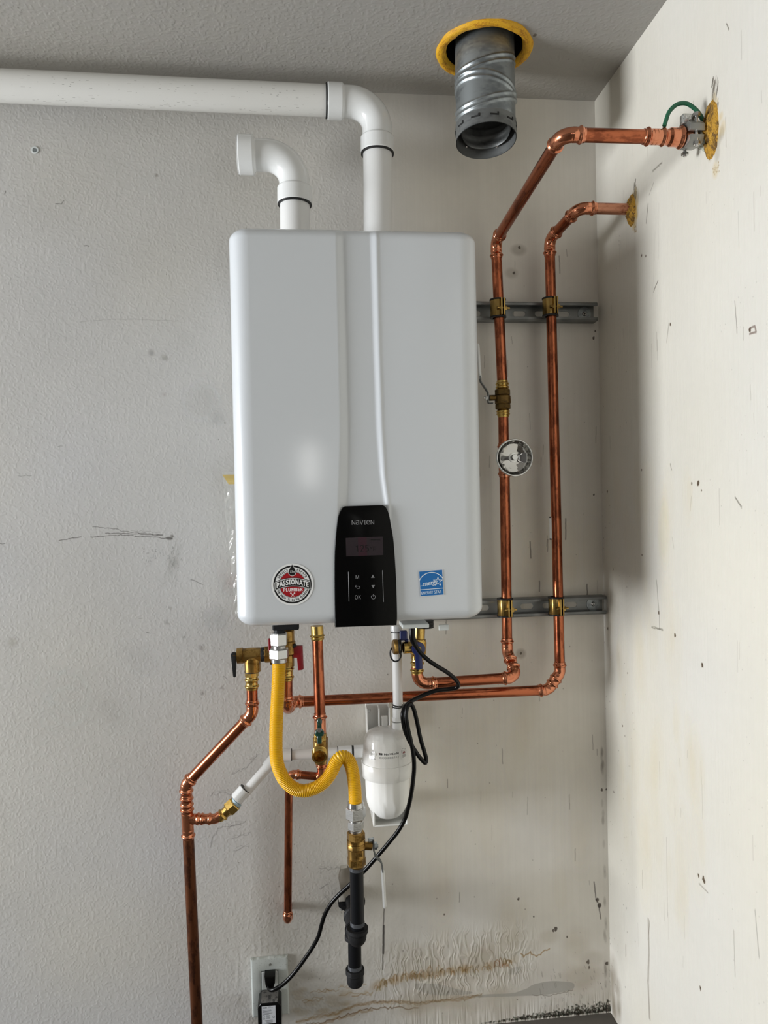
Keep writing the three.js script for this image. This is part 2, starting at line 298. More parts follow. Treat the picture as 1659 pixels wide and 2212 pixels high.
  // dark broken scribbles left and right of the drain tee
  for (const pts of [[[-0.2029, 0.4798], [-0.1733, 0.4858], [-0.1437, 0.4899]], [[-0.1833, 0.4785], [-0.1536, 0.4865]], [[-0.174, 0.4558], [-0.1542, 0.4605], [-0.1344, 0.4651]], [[-0.1697, 0.4294], [-0.1399, 0.4374]], [[-0.2184, 0.4408], [-0.2151, 0.4586], [-0.203, 0.4738]], [[-0.209, 0.5541], [-0.1816, 0.5564], [-0.1669, 0.5515]], [[-0.2159, 0.5506], [-0.209, 0.5561]], [[0.0133, 0.379], [0.0334, 0.3745], [0.0587, 0.3767]], [[-0.1709, 0.5958], [-0.1411, 0.6061], [-0.121, 0.625]], [[-0.1308, 0.6256], [-0.1149, 0.6327]], [[0.0123, 0.3334], [0.0327, 0.342]], [[0.0221, 0.3174], [0.0369, 0.301]]]) { k.line(pts, 1.6, 'rgba(64,60,58,.24)', 6); k.line(pts.map((p) => [p[0] + 0.003, p[1] + 0.004]), 1, 'rgba(64,60,58,.2)', 7); }
  for (let i = 0; i < 240; i++) { const p = [lerp(-0.3, 0.66, rnd()), lerp(0.0, 1.8, rnd() ** 1.4)]; k.chip(p, 0.6 + 1.6 * rnd() * rnd(), `rgba(60,52,44,${0.25 + 0.4 * rnd()})`); }
  for (let i = 0; i < 160; i++) { const p = [lerp(-0.12, 0.08, rnd()), lerp(0.12, 0.4, rnd())]; k.chip(p, 0.8 + 1.2 * rnd(), `rgba(96,88,78,${0.2 + 0.3 * rnd()})`); }
  for (let i = 0; i < 46; i++) { const p = [lerp(0.28, 0.66, rnd()), lerp(0.3, 1.75, rnd())], l = 0.01 + 0.03 * rnd(); k.line([p, [p[0] + 0.003 * (rnd() - 0.5), p[1] - l]], 1 + rnd(), `rgba(70,62,54,${0.15 + 0.3 * rnd()})`, 1.5); }
  for (const [p, r] of [[[0.6497, 1.1815], 3], [[0.6792, 1.1872], 4], [[0.4731, 0.8287], 4], [[0.4875, 1.7366], 5], [[0.4737, 1.6797], 4], [[0.6558, 0.5111], 4], [[0.457, 0.2768], 4], [[0.4915, 0.2343], 3], [[0.6455, 0.2474], 8], [[0.6402, 0.2595], 6], [[0.5415, 0.2029], 6], [[0.536, 0.1992], 4], [[0.5681, 0.1818], 3], [[0.6158, 0.1207], 6], [[0.6188, 0.1077], 4], [[0.6605, 0.1137], 6], [[0.2877, 0.2556], 3], [[0.6667, 0.5115], 3], [[0.2103, 0.5323], 3], [[0.6552, 1.5359], 4], [[0.6599, 1.5516], 3]]) k.chip(p, r, 'rgba(58,48,40,.75)');
  k.blot([0.4731, 0.8287], 14, 'rgba(90,80,66,.3)', 1); k.blot([0.4853, 1.7314], 22, 'rgba(90,80,66,.25)', 0.7); k.blot([0.4684, 1.6796], 18, 'rgba(90,80,66,.18)', 0.8);
  for (const pts of [[[0.6423, 0.254], [0.6482, 0.2165]], [[0.6334, 0.3023], [0.638, 0.2596]], [[0.1536, 0.2796], [0.1507, 0.2408], [0.1477, 0.1435]], [[0.4992, 1.0795], [0.5007, 1.043]], [[0.6297, 0.9796], [0.6302, 0.9503]], [[0.5189, 0.9905], [0.5184, 0.9665]], [[0.5828, 1.1295], [0.5819, 1.0825]]]) k.line(pts, 2.4, 'rgba(52,46,42,.55)', 1.5);
  k.line([[0.1517, 0.2408], [0.1494, 0.1793]], 4, 'rgba(40,36,34,.65)', 1);
  // yellowed vertical smears of the right half and the warm skirt near the floor
  for (let i = 0; i < 60; i++) k.blot([lerp(0.1, 0.66, rnd()), lerp(0.1, 1.3, rnd())], 14 + 40 * rnd(), 'rgba(168,150,116,.05)', 3, 0);
  for (let i = 0; i < 50; i++) k.blot([lerp(-0.2, 0.66, rnd()), lerp(0.0, 0.16, rnd())], 20 + 50 * rnd(), 'rgba(140,122,98,.07)', 0.6, 0);
  // tide lines of the water stain, low on the right
  const tide = [[-0.0441, 0.0476], [0.0063, 0.053], [0.0469, 0.0594], [0.0878, 0.0699], [0.1185, 0.0733], [0.1698, 0.0706], [0.2213, 0.0628], [0.2629, 0.062], [0.31, 0.064], [0.368, 0.067]];
  for (let i = 0; i < 6; i++) k.line(tide.map((p) => [p[0], p[1] + 0.007 * (rnd() - 0.5)]), 1 + 3 * rnd(), `rgba(134,98,54,${0.12 + 0.14 * rnd()})`, 7);
  k.line(tide.slice(0, 7).map((p) => [p[0] + 0.002, p[1] - 0.013]), 2.4, 'rgba(88,58,30,.5)', 6); k.line(tide.slice(0, 5).map((p) => [p[0] + 0.002, p[1] - 0.015]), 5, 'rgba(124,86,44,.3)', 7);
  k.line(tide.slice(4).map((p) => [p[0], p[1] + 0.001]), 1.2, 'rgba(100,74,46,.5)', 5);
  for (let i = 0; i < 22; i++) k.blot([lerp(-0.06, 0.1, rnd()), lerp(0.05, 0.12, rnd())], 8 + 14 * rnd(), 'rgba(146,110,58,.12)', 0.45, 0.3 * (rnd() - 0.5));
  for (let i = 0; i < 9; i++) { const x0 = -0.04 + 0.13 * rnd(), y0 = 0.085 + 0.03 * rnd(); k.line([[x0, y0], [x0 + 0.02, y0 + 0.004], [x0 + 0.045, y0 + 0.001]], 2, 'rgba(140,104,56,.3)', 8); }
  const edge = [[0.1036, 0.0931], [0.1243, 0.1076], [0.1553, 0.1151], [0.1915, 0.1222], [0.2226, 0.1236], [0.259, 0.1245], [0.3008, 0.1291], [0.3428, 0.1296], [0.3851, 0.1322], [0.4276, 0.1348], [0.4544, 0.143]];
  const along = (t) => { const q = Math.min(edge.length - 1.001, t * (edge.length - 1)), a = edge[q | 0], c = edge[(q | 0) + 1]; return [lerp(a[0], c[0], q % 1), lerp(a[1], c[1], q % 1)]; };
  for (let i = 0; i < 70; i++) k.blot(along(rnd()), 6 + 12 * rnd(), 'rgba(150,116,72,.09)', 0.9);
  for (let i = 0; i < 64; i++) {                        // looped drips rising from the edge
    const t = 0.1 + 0.85 * rnd(), p = along(t), h = (0.006 + 0.022 * rnd() * rnd()) * (t < 0.6 ? 1.2 : 0.8), w = 0.003 + 0.004 * rnd(), y0 = p[1] - 0.012 * rnd();
    k.line([[p[0] - w, y0], [p[0] - w * 0.8, y0 + h * 0.7], [p[0], y0 + h], [p[0] + w * 0.8, y0 + h * 0.6], [p[0] + w, y0]], 1.2 + 1.6 * rnd(), `rgba(${110 + 30 * rnd() | 0},${78 + 20 * rnd() | 0},42,${0.25 + 0.3 * rnd()})`, 2);
  }
  k.line([[0.46, 0.153], [0.4673, 0.1461], [0.4814, 0.1533], [0.4951, 0.1437], [0.5147, 0.1546], [0.5277, 0.1578]], 2.6, 'rgba(146,106,58,.55)', 6);
  for (let i = 0; i < 60; i++) k.blot([lerp(0.18, 0.62, rnd()), lerp(0.04, 0.2, rnd())], 16 + 40 * rnd(), 'rgba(156,138,116,.08)', 0.7);
  // bare grey patches where the paint has peeled
  const patch = (pts, col) => { bctx.fillStyle = col; bctx.beginPath(); const q = pts.map((p) => [(p[0] - BX0) * kx, BPY - p[1] * ky]); q.forEach((p, i) => { const n = q[(i + 1) % q.length], m = [(p[0] + n[0]) / 2, (p[1] + n[1]) / 2]; i ? bctx.quadraticCurveTo(p[0] + 4 * (rnd() - 0.5), p[1] + 4 * (rnd() - 0.5), ...m) : bctx.moveTo(...m); }); bctx.closePath(); bctx.fill(); };
  for (const [pts, a] of [[[[0.2077, 0.1043], [0.2274, 0.1087], [0.2481, 0.1027], [0.2742, 0.1025], [0.3104, 0.0847], [0.3575, 0.0742], [0.3259, 0.0708], [0.2632, 0.0765], [0.227, 0.0881]], 0.5], [[[0.4615, 0.0669], [0.4853, 0.0794], [0.5155, 0.0852], [0.5554, 0.0837], [0.5845, 0.0748], [0.5821, 0.0623], [0.5549, 0.0563], [0.5063, 0.0544], [0.4421, 0.0582], [0.3363, 0.0636], [0.368, 0.0691], [0.4316, 0.0654]], 0.62], [[[0.4219, 0.1165], [0.4434, 0.123], [0.4626, 0.1255], [0.4602, 0.111], [0.4377, 0.1046]], 0.35]]) patch(pts, `rgba(160,157,148,${a})`);
  k.line([[0.4849, 0.0574], [0.5224, 0.0519], [0.5549, 0.0553], [0.5799, 0.0604]], 1.4, 'rgba(80,70,60,.5)', 3);
  // soot along the floor in the corner
  for (let i = 0; i < 900; i++) { const t = Math.sqrt(rnd()); k.chip([lerp(0.36, 0.667, t), 0.03 * rnd() * rnd() * t + 0.004], 0.8 + 2.6 * rnd(), `rgba(${20 + 20 * rnd() | 0},${20 + 16 * rnd() | 0},18,${0.25 + 0.5 * rnd()})`); }
  for (let i = 0; i < 90; i++) { const p = [lerp(0.5, 0.667, rnd()), 0.015 + 0.1 * rnd() ** 2.2]; k.line([p, [p[0] + 0.002, p[1] - 0.014 * rnd()]], 0.8, 'rgba(50,44,40,.32)', 3); }
  for (let i = 0; i < 30; i++) { const p = [0.66 - 0.004 * rnd(), lerp(0.05, 0.6, rnd())]; k.blot(p, 4, 'rgba(70,60,50,.12)', 3); }
}
const wallBackTex = wrap(canvasTex(backCanvas), THREE.MirroredRepeatWrapping, THREE.ClampToEdgeWrapping);
const backBump = wrap(dataTex(BPX, BPY, (i, j) => {    // orange peel on the left, brushed on the right, wrinkled paint above the stain
  const x = BX0 + i / kx, y = j / ky, wx = i + 4 * noise(i / 7, j / 7, 61), wy = j + 4 * noise(i / 7, j / 7, 62);
  const peel = sstep(0.42, 0.8, noise(wx / 3.4, wy / 3.8, 63)) * 0.7 + 0.3 * noise(wx / 3.4, wy / 3.4, 64), right = sstep(0.02, 0.3, x);
  const brush = 0.16 * noise(i / 3.2, j / 60, 65) + 0.3 * noise(i / 26, j / 60, 66) + 0.16 * noise(i / 5, j / 7, 67);
  const line = 0.075 + 0.1 * (x - 0.1), wr = sstep(0.1, 0.2, x) * (1 - sstep(0.44, 0.52, x)) * sstep(-0.04, 0.0, y - line) * (1 - sstep(0.07, 0.14, y - line));
  const q = noise(i / 4.4 + 2.6 * noise(i / 13, j / 17, 68), j / 24, 69), fold = 1 - Math.abs(q - 0.5) * 4;
  const low = (1 - sstep(0.02, 0.06, y)) * (1 - Math.abs(noise(i / 5, j / 60, 70) - 0.5) * 3) * sstep(0.08, 0.2, x);
  const rough = sstep(0.45, 0.12, y) * (1 - sstep(0.1, 0.25, x)) * sstep(-0.3, -0.1, x) * (0.6 * noise(i / 4, j / 4, 71) + 0.5 * (1 - Math.abs(noise(i / 12, j / 26, 72) - 0.5) * 3));
  return lerp(peel, brush, right * 0.85) + wr * Math.max(0, fold) * 5 + 2.2 * Math.max(-0.5, low) + rough * 2.4;
}), THREE.MirroredRepeatWrapping, THREE.ClampToEdgeWrapping);
const wallBackMat = std({ map: wallBackTex, bumpMap: backBump, bumpScale: 0.00028, roughness: 0.62 });
{
  const x0 = XL - 0.2, x1 = XR + 0.2, y0 = -0.1, y1 = YC + 0.2;
  const b = new THREE.BoxGeometry(x1 - x0, y1 - y0, 0.15).translate((x0 + x1) / 2, (y0 + y1) / 2, -0.075);
  const p = b.attributes.position, u = b.attributes.uv; for (let i = 0; i < p.count; i++) u.setXY(i, (p.getX(i) - BX0) / BW, p.getY(i) / YC);
  struct('wall_back', b, wallBackMat);
}
// right wall: smoother, with chips, drips and yellowed smears
const RW = 0.82, RPX = 800, rkx = RPX / RW;
const [rightCanvas, rctx] = paintBase(RPX, BPY, 141, [221, 217, 206], 9, () => 0.3);
{
  const k = pen(rctx, 0, rkx, ky, BPY);
  for (const [p, r] of [[[0.4149, 1.1952], 6], [[0.3935, 1.1943], 3], [[0.4249, 1.1816], 2.5], [[0.3258, 0.9191], 5], [[0.4186, 0.8837], 6], [[0.4115, 0.5122], 7], [[0.3949, 0.5103], 4], [[0.0212, 0.8809], 4], [[0.0321, 1.1878], 4], [[0.2023, 1.2278], 3], [[0.1979, 1.0576], 3], [[0.2644, 0.952], 4], [[0.1212, 0.8035], 3], [[0.3948, 0.3128], 5], [[0.2185, 1.6484], 3], [[0.2361, 1.6415], 3], [[0.3281, 1.4871], 4], [[0.5693, 1.4199], 4], [[0.0571, 1.0169], 2], [[0.091, 0.683], 3], [[0.1018, 0.6644], 2], [[-0.0299, 0.4979], 3], [[-0.0004, 0.5049], 3], [[0.0384, 0.5198], 3]]) k.chip(p, r, 'rgba(74,58,42,.9)');
  for (const [pts, w, a] of [[[[0.2852, 1.58], [0.2661, 1.5656]], 4, 0.55], [[[0.5311, 1.4733], [0.5352, 1.4437], [0.5359, 1.4221]], 2, 0.4], [[[0.3194, 1.2348], [0.3241, 1.2218]], 3, 0.4], [[[0.5238, 1.1686], [0.5407, 1.1549]], 6, 0.3], [[[0.2572, 1.0142], [0.266, 0.946], [0.2669, 0.9195]], 2, 0.4], [[[0.2346, 0.9196], [0.2799, 0.9217]], 4, 0.4], [[[0.3929, 1.1742], [0.3873, 1.1476]], 1.6, 0.3], [[[0.3216, 1.0988], [0.3278, 1.0779]], 1.6, 0.3], [[[0.2705, 1.79], [0.3072, 1.7906]], 5, 0.3], [[[0.2495, 1.7374], [0.2405, 1.7053]], 4, 0.35], [[[0.254, 1.7532], [0.2735, 1.7669]], 3, 0.4], [[[0.323, 1.4884], [0.3131, 1.4568]], 3, 0.3], [[[0.396, 0.4979], [0.4258, 0.4956]], 2, 0.5], [[[0.1752, 0.4122], [0.1738, 0.3754]], 2, 0.4], [[[0.0879, 0.2085], [0.0868, 0.1817]], 2.6, 0.6], [[[0.5006, 0.475], [0.5024, 0.4]], 2, 0.35], [[[0.5589, 0.5403], [0.5675, 0.4711]], 2.4, 0.3], [[[0.2046, 0.3242], [0.1949, 0.2812]], 3, 0.3], [[[0.5207, 1.9076], [0.528, 1.8958]], 4, 0.5], [[[0.2921, 1.7201], [0.2884, 1.618]], 1, 0.18], [[[0.2757, 1.6745], [0.2619, 1.5562]], 1, 0.16], [[[0.2805, 0.5257], [0.2788, 0.3746]], 1.6, 0.3]]) for (let q = 0; q < 3; q++) k.line(pts.map((p, i) => [p[0] + 0.0018 * (rnd() - 0.5), p[1] + 0.004 * (rnd() - 0.5)]), w * (0.2 + 0.25 * rnd()), `rgba(74,66,56,${a * 0.9})`, 2);
  for (const [c, s] of [[[0.1936, 1.7489], 1], [[0.4848, 1.757], 1.5]]) {
    for (let i = 0; i < 40; i++) { const a = rnd() * 6.28, q = rnd() * s; k.blot([c[0] + 0.016 * q * Math.cos(a), c[1] + 0.042 * q * Math.sin(a)], 4 + 7 * rnd(), `rgba(${rnd() < 0.6 ? '190,140,40' : '70,56,34'},.16)`, 1.6); }
    for (let i = 0; i < 26; i++) { const z = c[0] + 0.012 * s * (rnd() - 0.3), y = c[1] + (0.025 + 0.035 * rnd()) * s; k.line([[z, y], [z - 0.004, y - 0.012]], 1 + 1.5 * rnd(), 'rgba(56,48,38,.4)', 2); k.chip([z - 0.004 * rnd(), c[1] - (0.034 + 0.012 * rnd()) * s], 0.8 + rnd(), 'rgba(130,96,40,.5)'); }
  }
  k.line([[0.567, 1.4205], [0.5809, 1.4226], [0.5841, 1.4137], [0.5692, 1.4144]], 3, 'rgba(96,76,66,.6)', 2);
  for (let i = 0; i < 60; i++) { const z = 0.02 + 0.7 * rnd(), y = 0.1 + 1.8 * rnd(), l = 0.01 + 0.05 * rnd(); k.line([[z, y], [z + 0.002 * (rnd() - 0.5), y - l]], 0.8 + rnd(), `rgba(96,88,76,${0.1 + 0.2 * rnd()})`, 1); }
  for (let i = 0; i < 120; i++) { const z = 0.15 * rnd() ** 1.3, y = 0.05 + 1.7 * rnd(); k.chip([z, y], 0.7 + 1.3 * rnd(), `rgba(76,66,56,${0.2 + 0.4 * rnd()})`); }
  for (let i = 0; i < 70; i++) k.blot([0.02 + 0.4 * rnd(), 0.4 + 0.8 * rnd()], 10 + 30 * rnd(), 'rgba(206,190,140,.06)', 3);
  for (let i = 0; i < 300; i++) k.chip([0.45 + 0.35 * rnd(), 0.3 + 1.4 * rnd()], 0.6 + 0.8 * rnd(), 'rgba(130,124,114,.35)');
  for (let i = 0; i < 40; i++) k.blot([0.0 + 0.05 * rnd(), 0.12 * rnd()], 8 + 16 * rnd(), 'rgba(96,80,66,.1)', 1.6);
  for (let i = 0; i < 7; i++) k.line([[0.1966, 0.3244], [0.198, 0.2549], [0.1917, 0.1946], [0.1951, 0.1216]].map(([a, b]) => [a + 0.006 * (rnd() - 0.5), b]), 5, 'rgba(120,112,102,.10)', 3);
}
const rightBump = wrap(dataTex(512, 1024, (i, j) => 0.4 * noise(i / 3, j / 46, 81, 170, 22) + 0.35 * noise(i / 24, j / 24, 82, 21, 42) + 0.25 * noise(i / 4, j / 5, 83, 128, 204)));
rightBump.repeat.set(1.6, 2);
const wallRightMat = std({ map: wrap(canvasTex(rightCanvas), THREE.MirroredRepeatWrapping, THREE.ClampToEdgeWrapping), bumpMap: rightBump, bumpScale: 0.0006, roughness: 0.55 });
{
  const b = new THREE.BoxGeometry(0.15, YC + 0.3, ZF + 0.3).translate(XR + 0.075, YC / 2 + 0.05, ZF / 2 + 0.0);
  const p = b.attributes.position, u = b.attributes.uv; for (let i = 0; i < p.count; i++) u.setXY(i, p.getZ(i) / RW, p.getY(i) / YC);
  struct('wall_right', b, wallRightMat);
}
// ceiling with the round hole of the old flue
const FLUE = V(0.3725, YC, 0.168), HOLE = 0.083;
const ceilBump = wrap(dataTex(768, 768, (i, j) => { const a = i + 5 * noise(i / 8, j / 8, 91, 96, 96), b = j + 5 * noise(i / 8, j / 8, 92, 96, 96); return 0.7 * sstep(0.4, 0.8, noise(a / 4.8, b / 4.8, 93, 160, 160)) + 0.3 * noise(i / 3, j / 3, 94, 256, 256); }));
const [ceilCanvas, cctx] = paintBase(1024, 1024, 171, [168, 165, 160], 9);
{ const k = pen(cctx, -0.75, 1024 / 1.5, 1024 / 1.5, 1024); k.chip([0.46, 0.22], 4, 'rgba(70,62,54,.6)'); k.chip([0.45, 0.18], 4, 'rgba(80,72,64,.5)'); for (let i = 0; i < 40; i++) k.chip([-0.7 + 1.3 * rnd(), 0.02 + 0.3 * rnd()], 1 + rnd(), 'rgba(90,84,76,.35)'); }
const ceilTex = wrap(canvasTex(ceilCanvas), THREE.MirroredRepeatWrapping);
ceilTex.repeat.set(1 / 1.5, 1 / 1.5); ceilTex.offset.set(0.5, 0); ceilBump.repeat.set(1 / 0.75, 1 / 0.75);
{
  const s = new THREE.Shape([[XL - 0.2, -0.1], [XR + 0.2, -0.1], [XR + 0.2, ZF + 0.2], [XL - 0.2, ZF + 0.2]].map(([x, z]) => new THREE.Vector2(x, z)));
  s.holes.push(new THREE.Path().absarc(FLUE.x, FLUE.z, HOLE, 0, 2 * Math.PI, true));
  const g = new THREE.ExtrudeGeometry(s, { depth: 0.1, bevelEnabled: false, curveSegments: 48 });
  g.rotateX(Math.PI / 2).translate(0, YC + 0.1, 0);       // x, z keep their place, thickness goes up
  struct('ceiling', g, std({ map: ceilTex, bumpMap: ceilBump, bumpScale: 0.0004, roughness: 0.75 }));
}
// floor: worn concrete, sooty near the corner
const [floorCanvas, fctx] = paintBase(512, 512, 191, [92, 87, 80], 34);
{ const k = pen(fctx, 0, 512, 512, 512); for (let i = 0; i < 260; i++) k.blot([rnd(), 0.1 * rnd() ** 2 + 0.9 * rnd() * rnd()], 6 + 20 * rnd(), 'rgba(34,30,28,.18)', 0.6); for (let i = 0; i < 300; i++) k.chip([rnd(), rnd()], 1 + 2 * rnd(), rnd() < 0.3 ? 'rgba(170,166,158,.5)' : 'rgba(30,28,26,.5)'); }
const floorTex = wrap(canvasTex(floorCanvas)); floorTex.repeat.set(2.2, 2.2);
struct('floor', new THREE.BoxGeometry(XR + 0.2 - XL + 0.2, 0.15, ZF + 0.3).translate((XR + XL) / 2, -0.075, ZF / 2), std({ map: floorTex, bumpMap: fineBump, bumpScale: 0.003, roughness: 0.9 }));
// side wall with the door opening, wall behind the camera with its window, ground outside
const plainWall = std({ color: lin(0.3, 0.29, 0.27), roughness: 0.8 }), rearWall = std({ color: lin(0.09, 0.085, 0.08), roughness: 0.9 });
function pierced(x0, x1, y0, y1, hx0, hx1, hy0, hy1, depth) {
  const s = new THREE.Shape([[x0, y0], [x1, y0], [x1, y1], [x0, y1]].map(([a, b]) => new THREE.Vector2(a, b)));
  s.holes.push(new THREE.Path([[hx0, hy0], [hx0, hy1], [hx1, hy1], [hx1, hy0]].map(([a, b]) => new THREE.Vector2(a, b))));
  return new THREE.ExtrudeGeometry(s, { depth, bevelEnabled: false });
}
struct('wall_left', pierced(-ZF - 0.15, 0.1, -0.1, YC + 0.2, -DOOR.z1, -DOOR.z0, DOOR.y0, DOOR.y1, 0.15).rotateY(Math.PI / 2).translate(XL - 0.15, 0, 0), plainWall);
struct('wall_front', pierced(XL - 0.1, XR + 0.1, -0.1, YC + 0.2, WIN.x0, WIN.x1, WIN.y0, WIN.y1, 0.15).translate(0, 0, ZF), rearWall);
struct('ground_outside', new THREE.BoxGeometry(14, 0.1, 16).translate(XL - 7.3, -0.1, 2), std({ color: lin(0.42, 0.41, 0.39), roughness: 0.95 }));
// ---------------------------------------------------------------- wall-hung water heater
{
  const g = thing('water_heater', 'white enamelled wall-hung tankless water heater with a black control panel', 'water heater');
  const zf = 0.315, zb = 0.0, x0 = -0.124, x1 = 0.3185, y0 = 0.9585, y1 = 1.6605, rx = 0.034, ry = 0.022, rz = 0.032;
  const ix0 = x0 + rx, ix1 = x1 - rx, iy0 = y0 + ry, iy1 = y1 - ry;
  // shallow channel down the middle of the cover, flaring towards the panel
  const rows = [[0.0632, 1.6525], [0.0638, 1.4478], [0.0636, 1.3062], [0.0597, 1.2206], [0.0562, 1.1717]];
  const cols = [[725, 740.5, 799, 815], [731, 747.5, 806.5, 821], [734.5, 752, 812.5, 827], [732, 752, 821, 833], [729, 748.5, 830, 841]].map(([a, b, c, d]) => [b - a, c - a, d - a]);
  const scale = (zf) => 1600 / (1.6171 - zf) * 1.006;
  const ramp = (a, b, x) => 0.65 * Math.min(1, Math.max(0, (x - a) / (b - a))) + 0.35 * sstep(a, b, x);
  function channel(x, y) {
    let i = 0; while (i < rows.length - 2 && y < rows[i + 1][1]) i++;
    const t = Math.min(1, Math.max(0, (y - rows[i][1]) / (rows[i + 1][1] - rows[i][1]))), a = lerp(rows[i][0], rows[i + 1][0], t), [b, c, d] = [0, 1, 2].map((k) => a + lerp(cols[i][k], cols[i + 1][k], t) / scale(0.31));
    const crown = 0.004 * sstep(d + 0.1, d, x) * sstep(d - 0.004, d + 0.004, x);
    return -0.0058 * ramp(a, b, x) * (1 - ramp(c, d, x)) - crown * 0.5;
  }
  const nx = 230, ny = 120, pos = [], idx = [], uv = [];
  const push = (x, y, z) => { pos.push(x, y, z); uv.push((x - x0) * 5, (y - y0) * 5); return pos.length / 3 - 1; };
  const grid = [];
  for (let j = 0; j <= ny; j++) { grid.push([]); for (let i = 0; i <= nx; i++) { const x = lerp(ix0, ix1, i / nx), y = lerp(iy0, iy1, j / ny); grid[j].push(push(x, y, zf + channel(x, y))); } }
  for (let j = 0; j < ny; j++) for (let i = 0; i < nx; i++) { const a = grid[j][i], b = grid[j][i + 1], c = grid[j + 1][i], d = grid[j + 1][i + 1]; idx.push(a, b, d, a, d, c); }
  // perimeter, counter-clockwise from the lower left; corners turn in steps
  const per = [], C = 10;
  const edge = (n, fx, fy, px, py) => { for (let k = 0; k <= n; k++) per.push([fx(k / n), fy(k / n), px, py]); };
  const corner = (x, y, a0) => { for (let k = 1; k < C; k++) { const a = a0 + k / C * Math.PI / 2; per.push([x, y, Math.cos(a), Math.sin(a)]); } };
  edge(nx, (t) => lerp(ix0, ix1, t), () => iy0, 0, -1); corner(ix1, iy0, -Math.PI / 2);
  edge(ny, () => ix1, (t) => lerp(iy0, iy1, t), 1, 0); corner(ix1, iy1, 0);
  edge(nx, (t) => lerp(ix1, ix0, t), () => iy1, 0, 1); corner(ix0, iy1, Math.PI / 2);
  edge(ny, () => ix0, (t) => lerp(iy1, iy0, t), -1, 0); corner(ix0, iy0, Math.PI);
  const loop = (fn) => per.map((p) => push(...fn(p)));
  const loops = [];
  for (let k = 0; k <= 10; k++) { const a = k / 10 * Math.PI / 2; loops.push(loop(([x, y, u, v]) => [x + rx * u * Math.sin(a), y + ry * v * Math.sin(a), zf - rz * (1 - Math.cos(a)) + channel(x, y) * Math.max(0, 1 - k / 12)])); }
  loops.push(loop(([x, y, u, v]) => [x + rx * u, y + ry * v, 0.02]));
  for (let k = 0; k < loops.length - 1; k++) for (let i = 0; i < per.length; i++) { const j = (i + 1) % per.length, a = loops[k][i], b = loops[k][j], c = loops[k + 1][i], d = loops[k + 1][j]; idx.push(a, c, d, a, d, b); }
  const cover = new THREE.BufferGeometry(); cover.setAttribute('position', new THREE.Float32BufferAttribute(pos, 3)); cover.setAttribute('uv', new THREE.Float32BufferAttribute(uv, 2)); cover.setIndex(idx);
  // weld the rounding to the face before normals are taken
  const w = mergeVerts(cover); w.computeVertexNormals();
  part(g, 'front_cover', w, M.enamel);
  part(g, 'back_plate', box(x1 - x0 - 0.03, y1 - y0 - 0.02, 0.018, V((x0 + x1) / 2, (y0 + y1) / 2, 0.011), 0.002), M.galvDark);
  part(g, 'bottom_tray', box(x1 - x0 - 0.05, 0.006, 0.25, V((x0 + x1) / 2, y0 + 0.012, 0.15), 0.002), M.galvDark);
  // black glossy control panel, standing proud of the channel
  const s = new THREE.Shape(), q = [[0.0696, 1.1677], [0.0605, 1.1594], [0.0562, 1.1481], [0.052, 1.1207], [0.0488, 1.0858], [0.0476, 1.0493], [0.047, 1.0006], [0.0472, 0.9555], [0.156, 0.9554], [0.1573, 0.9763], [0.1566, 1.0419], [0.1537, 1.1034], [0.1491, 1.1363], [0.1454, 1.1584], [0.1414, 1.1642], [0.1333, 1.1685]];
  s.moveTo(...q[0]); s.quadraticCurveTo(q[1][0] + 0.003, q[0][1], ...q[2]);
  s.splineThru(q.slice(3, 8).map((p) => new THREE.Vector2(...p))); s.lineTo(...q[8]);
  s.splineThru(q.slice(9, 13).map((p) => new THREE.Vector2(...p))); s.quadraticCurveTo(q[13][0], q[15][1], ...q[15]); s.lineTo(...q[0]);
  const pg = new THREE.ExtrudeGeometry(s, { depth: 0.024, bevelEnabled: true, bevelSize: 0.0015, bevelThickness: 0.0015, bevelSegments: 3, bevelOffset: -0.0015, curveSegments: 16 }).translate(0, 0, 0.2925);
  const panel = part(g, 'control_panel', toCreasedNormals(pg, 0.4), M.gloss, 'black glossy control panel with screen and keys');
  const pz = 0.318;
  const on = (p) => V(p[0], p[1], pz);
  // lettering of mixed capitals and small letters of one height
  const cap = 0.0078, lx = [0.1008, 1.1386], word = [];
  [['N', -0.0175, 1], ['a', -0.0105, 1.28], ['V', -0.0033, 1], ['I', 0.0026, 1], ['e', 0.0083, 1.28], ['N', 0.0158, 1]].forEach(([ch, dx, k]) => word.push(letters(ch, cap * k, V(lx[0] + dx, lx[1], pz - 0.0002), thin, 1.06)));
  part(panel, 'logo', merge(word), M.print, 'grey brand lettering');
  const [dc, dx2] = canvasOf(256, 128);
  dx2.fillStyle = '#2a2126'; dx2.fillRect(0, 0, 256, 128); dx2.fillStyle = '#331a24'; dx2.fillRect(84, 0, 60, 128); dx2.fillStyle = '#060506'; dx2.font = '60px sans-serif'; dx2.fillText('125', 62, 98); dx2.font = '42px sans-serif'; dx2.fillText('°F', 166, 98); dx2.fillRect(172, 16, 66, 6); dx2.fillRect(172, 26, 66, 3);
  const dm = std({ map: canvasTex(dc), roughness: 0.22 });
  const dd = [0.1019, 1.0962];
  part(panel, 'display_screen', new THREE.PlaneGeometry(0.0655, 0.0325).rotateZ(0.01).translate(dd[0], dd[1], pz + 0.0003), dm, 'dark screen showing 125 degrees');
  for (const [a, b] of [[[0.0725, 1.0526], [0.0726, 1.0005]], [[0.133, 1.0533], [0.1334, 0.9976]]]) part(panel, 'trim_line', pipeGeo(on(a), on(b), 0.00045, 8), M.chromeLine);
  const key = (geo) => part(panel, 'key', geo, M.print);
  const kM = [0.0881, 1.0428], kB = [0.0882, 1.0253], kO = [0.0882, 1.0073], kU = [0.1155, 1.0432], kD = [0.1156, 1.0252], kP = [0.1156, 1.0072];
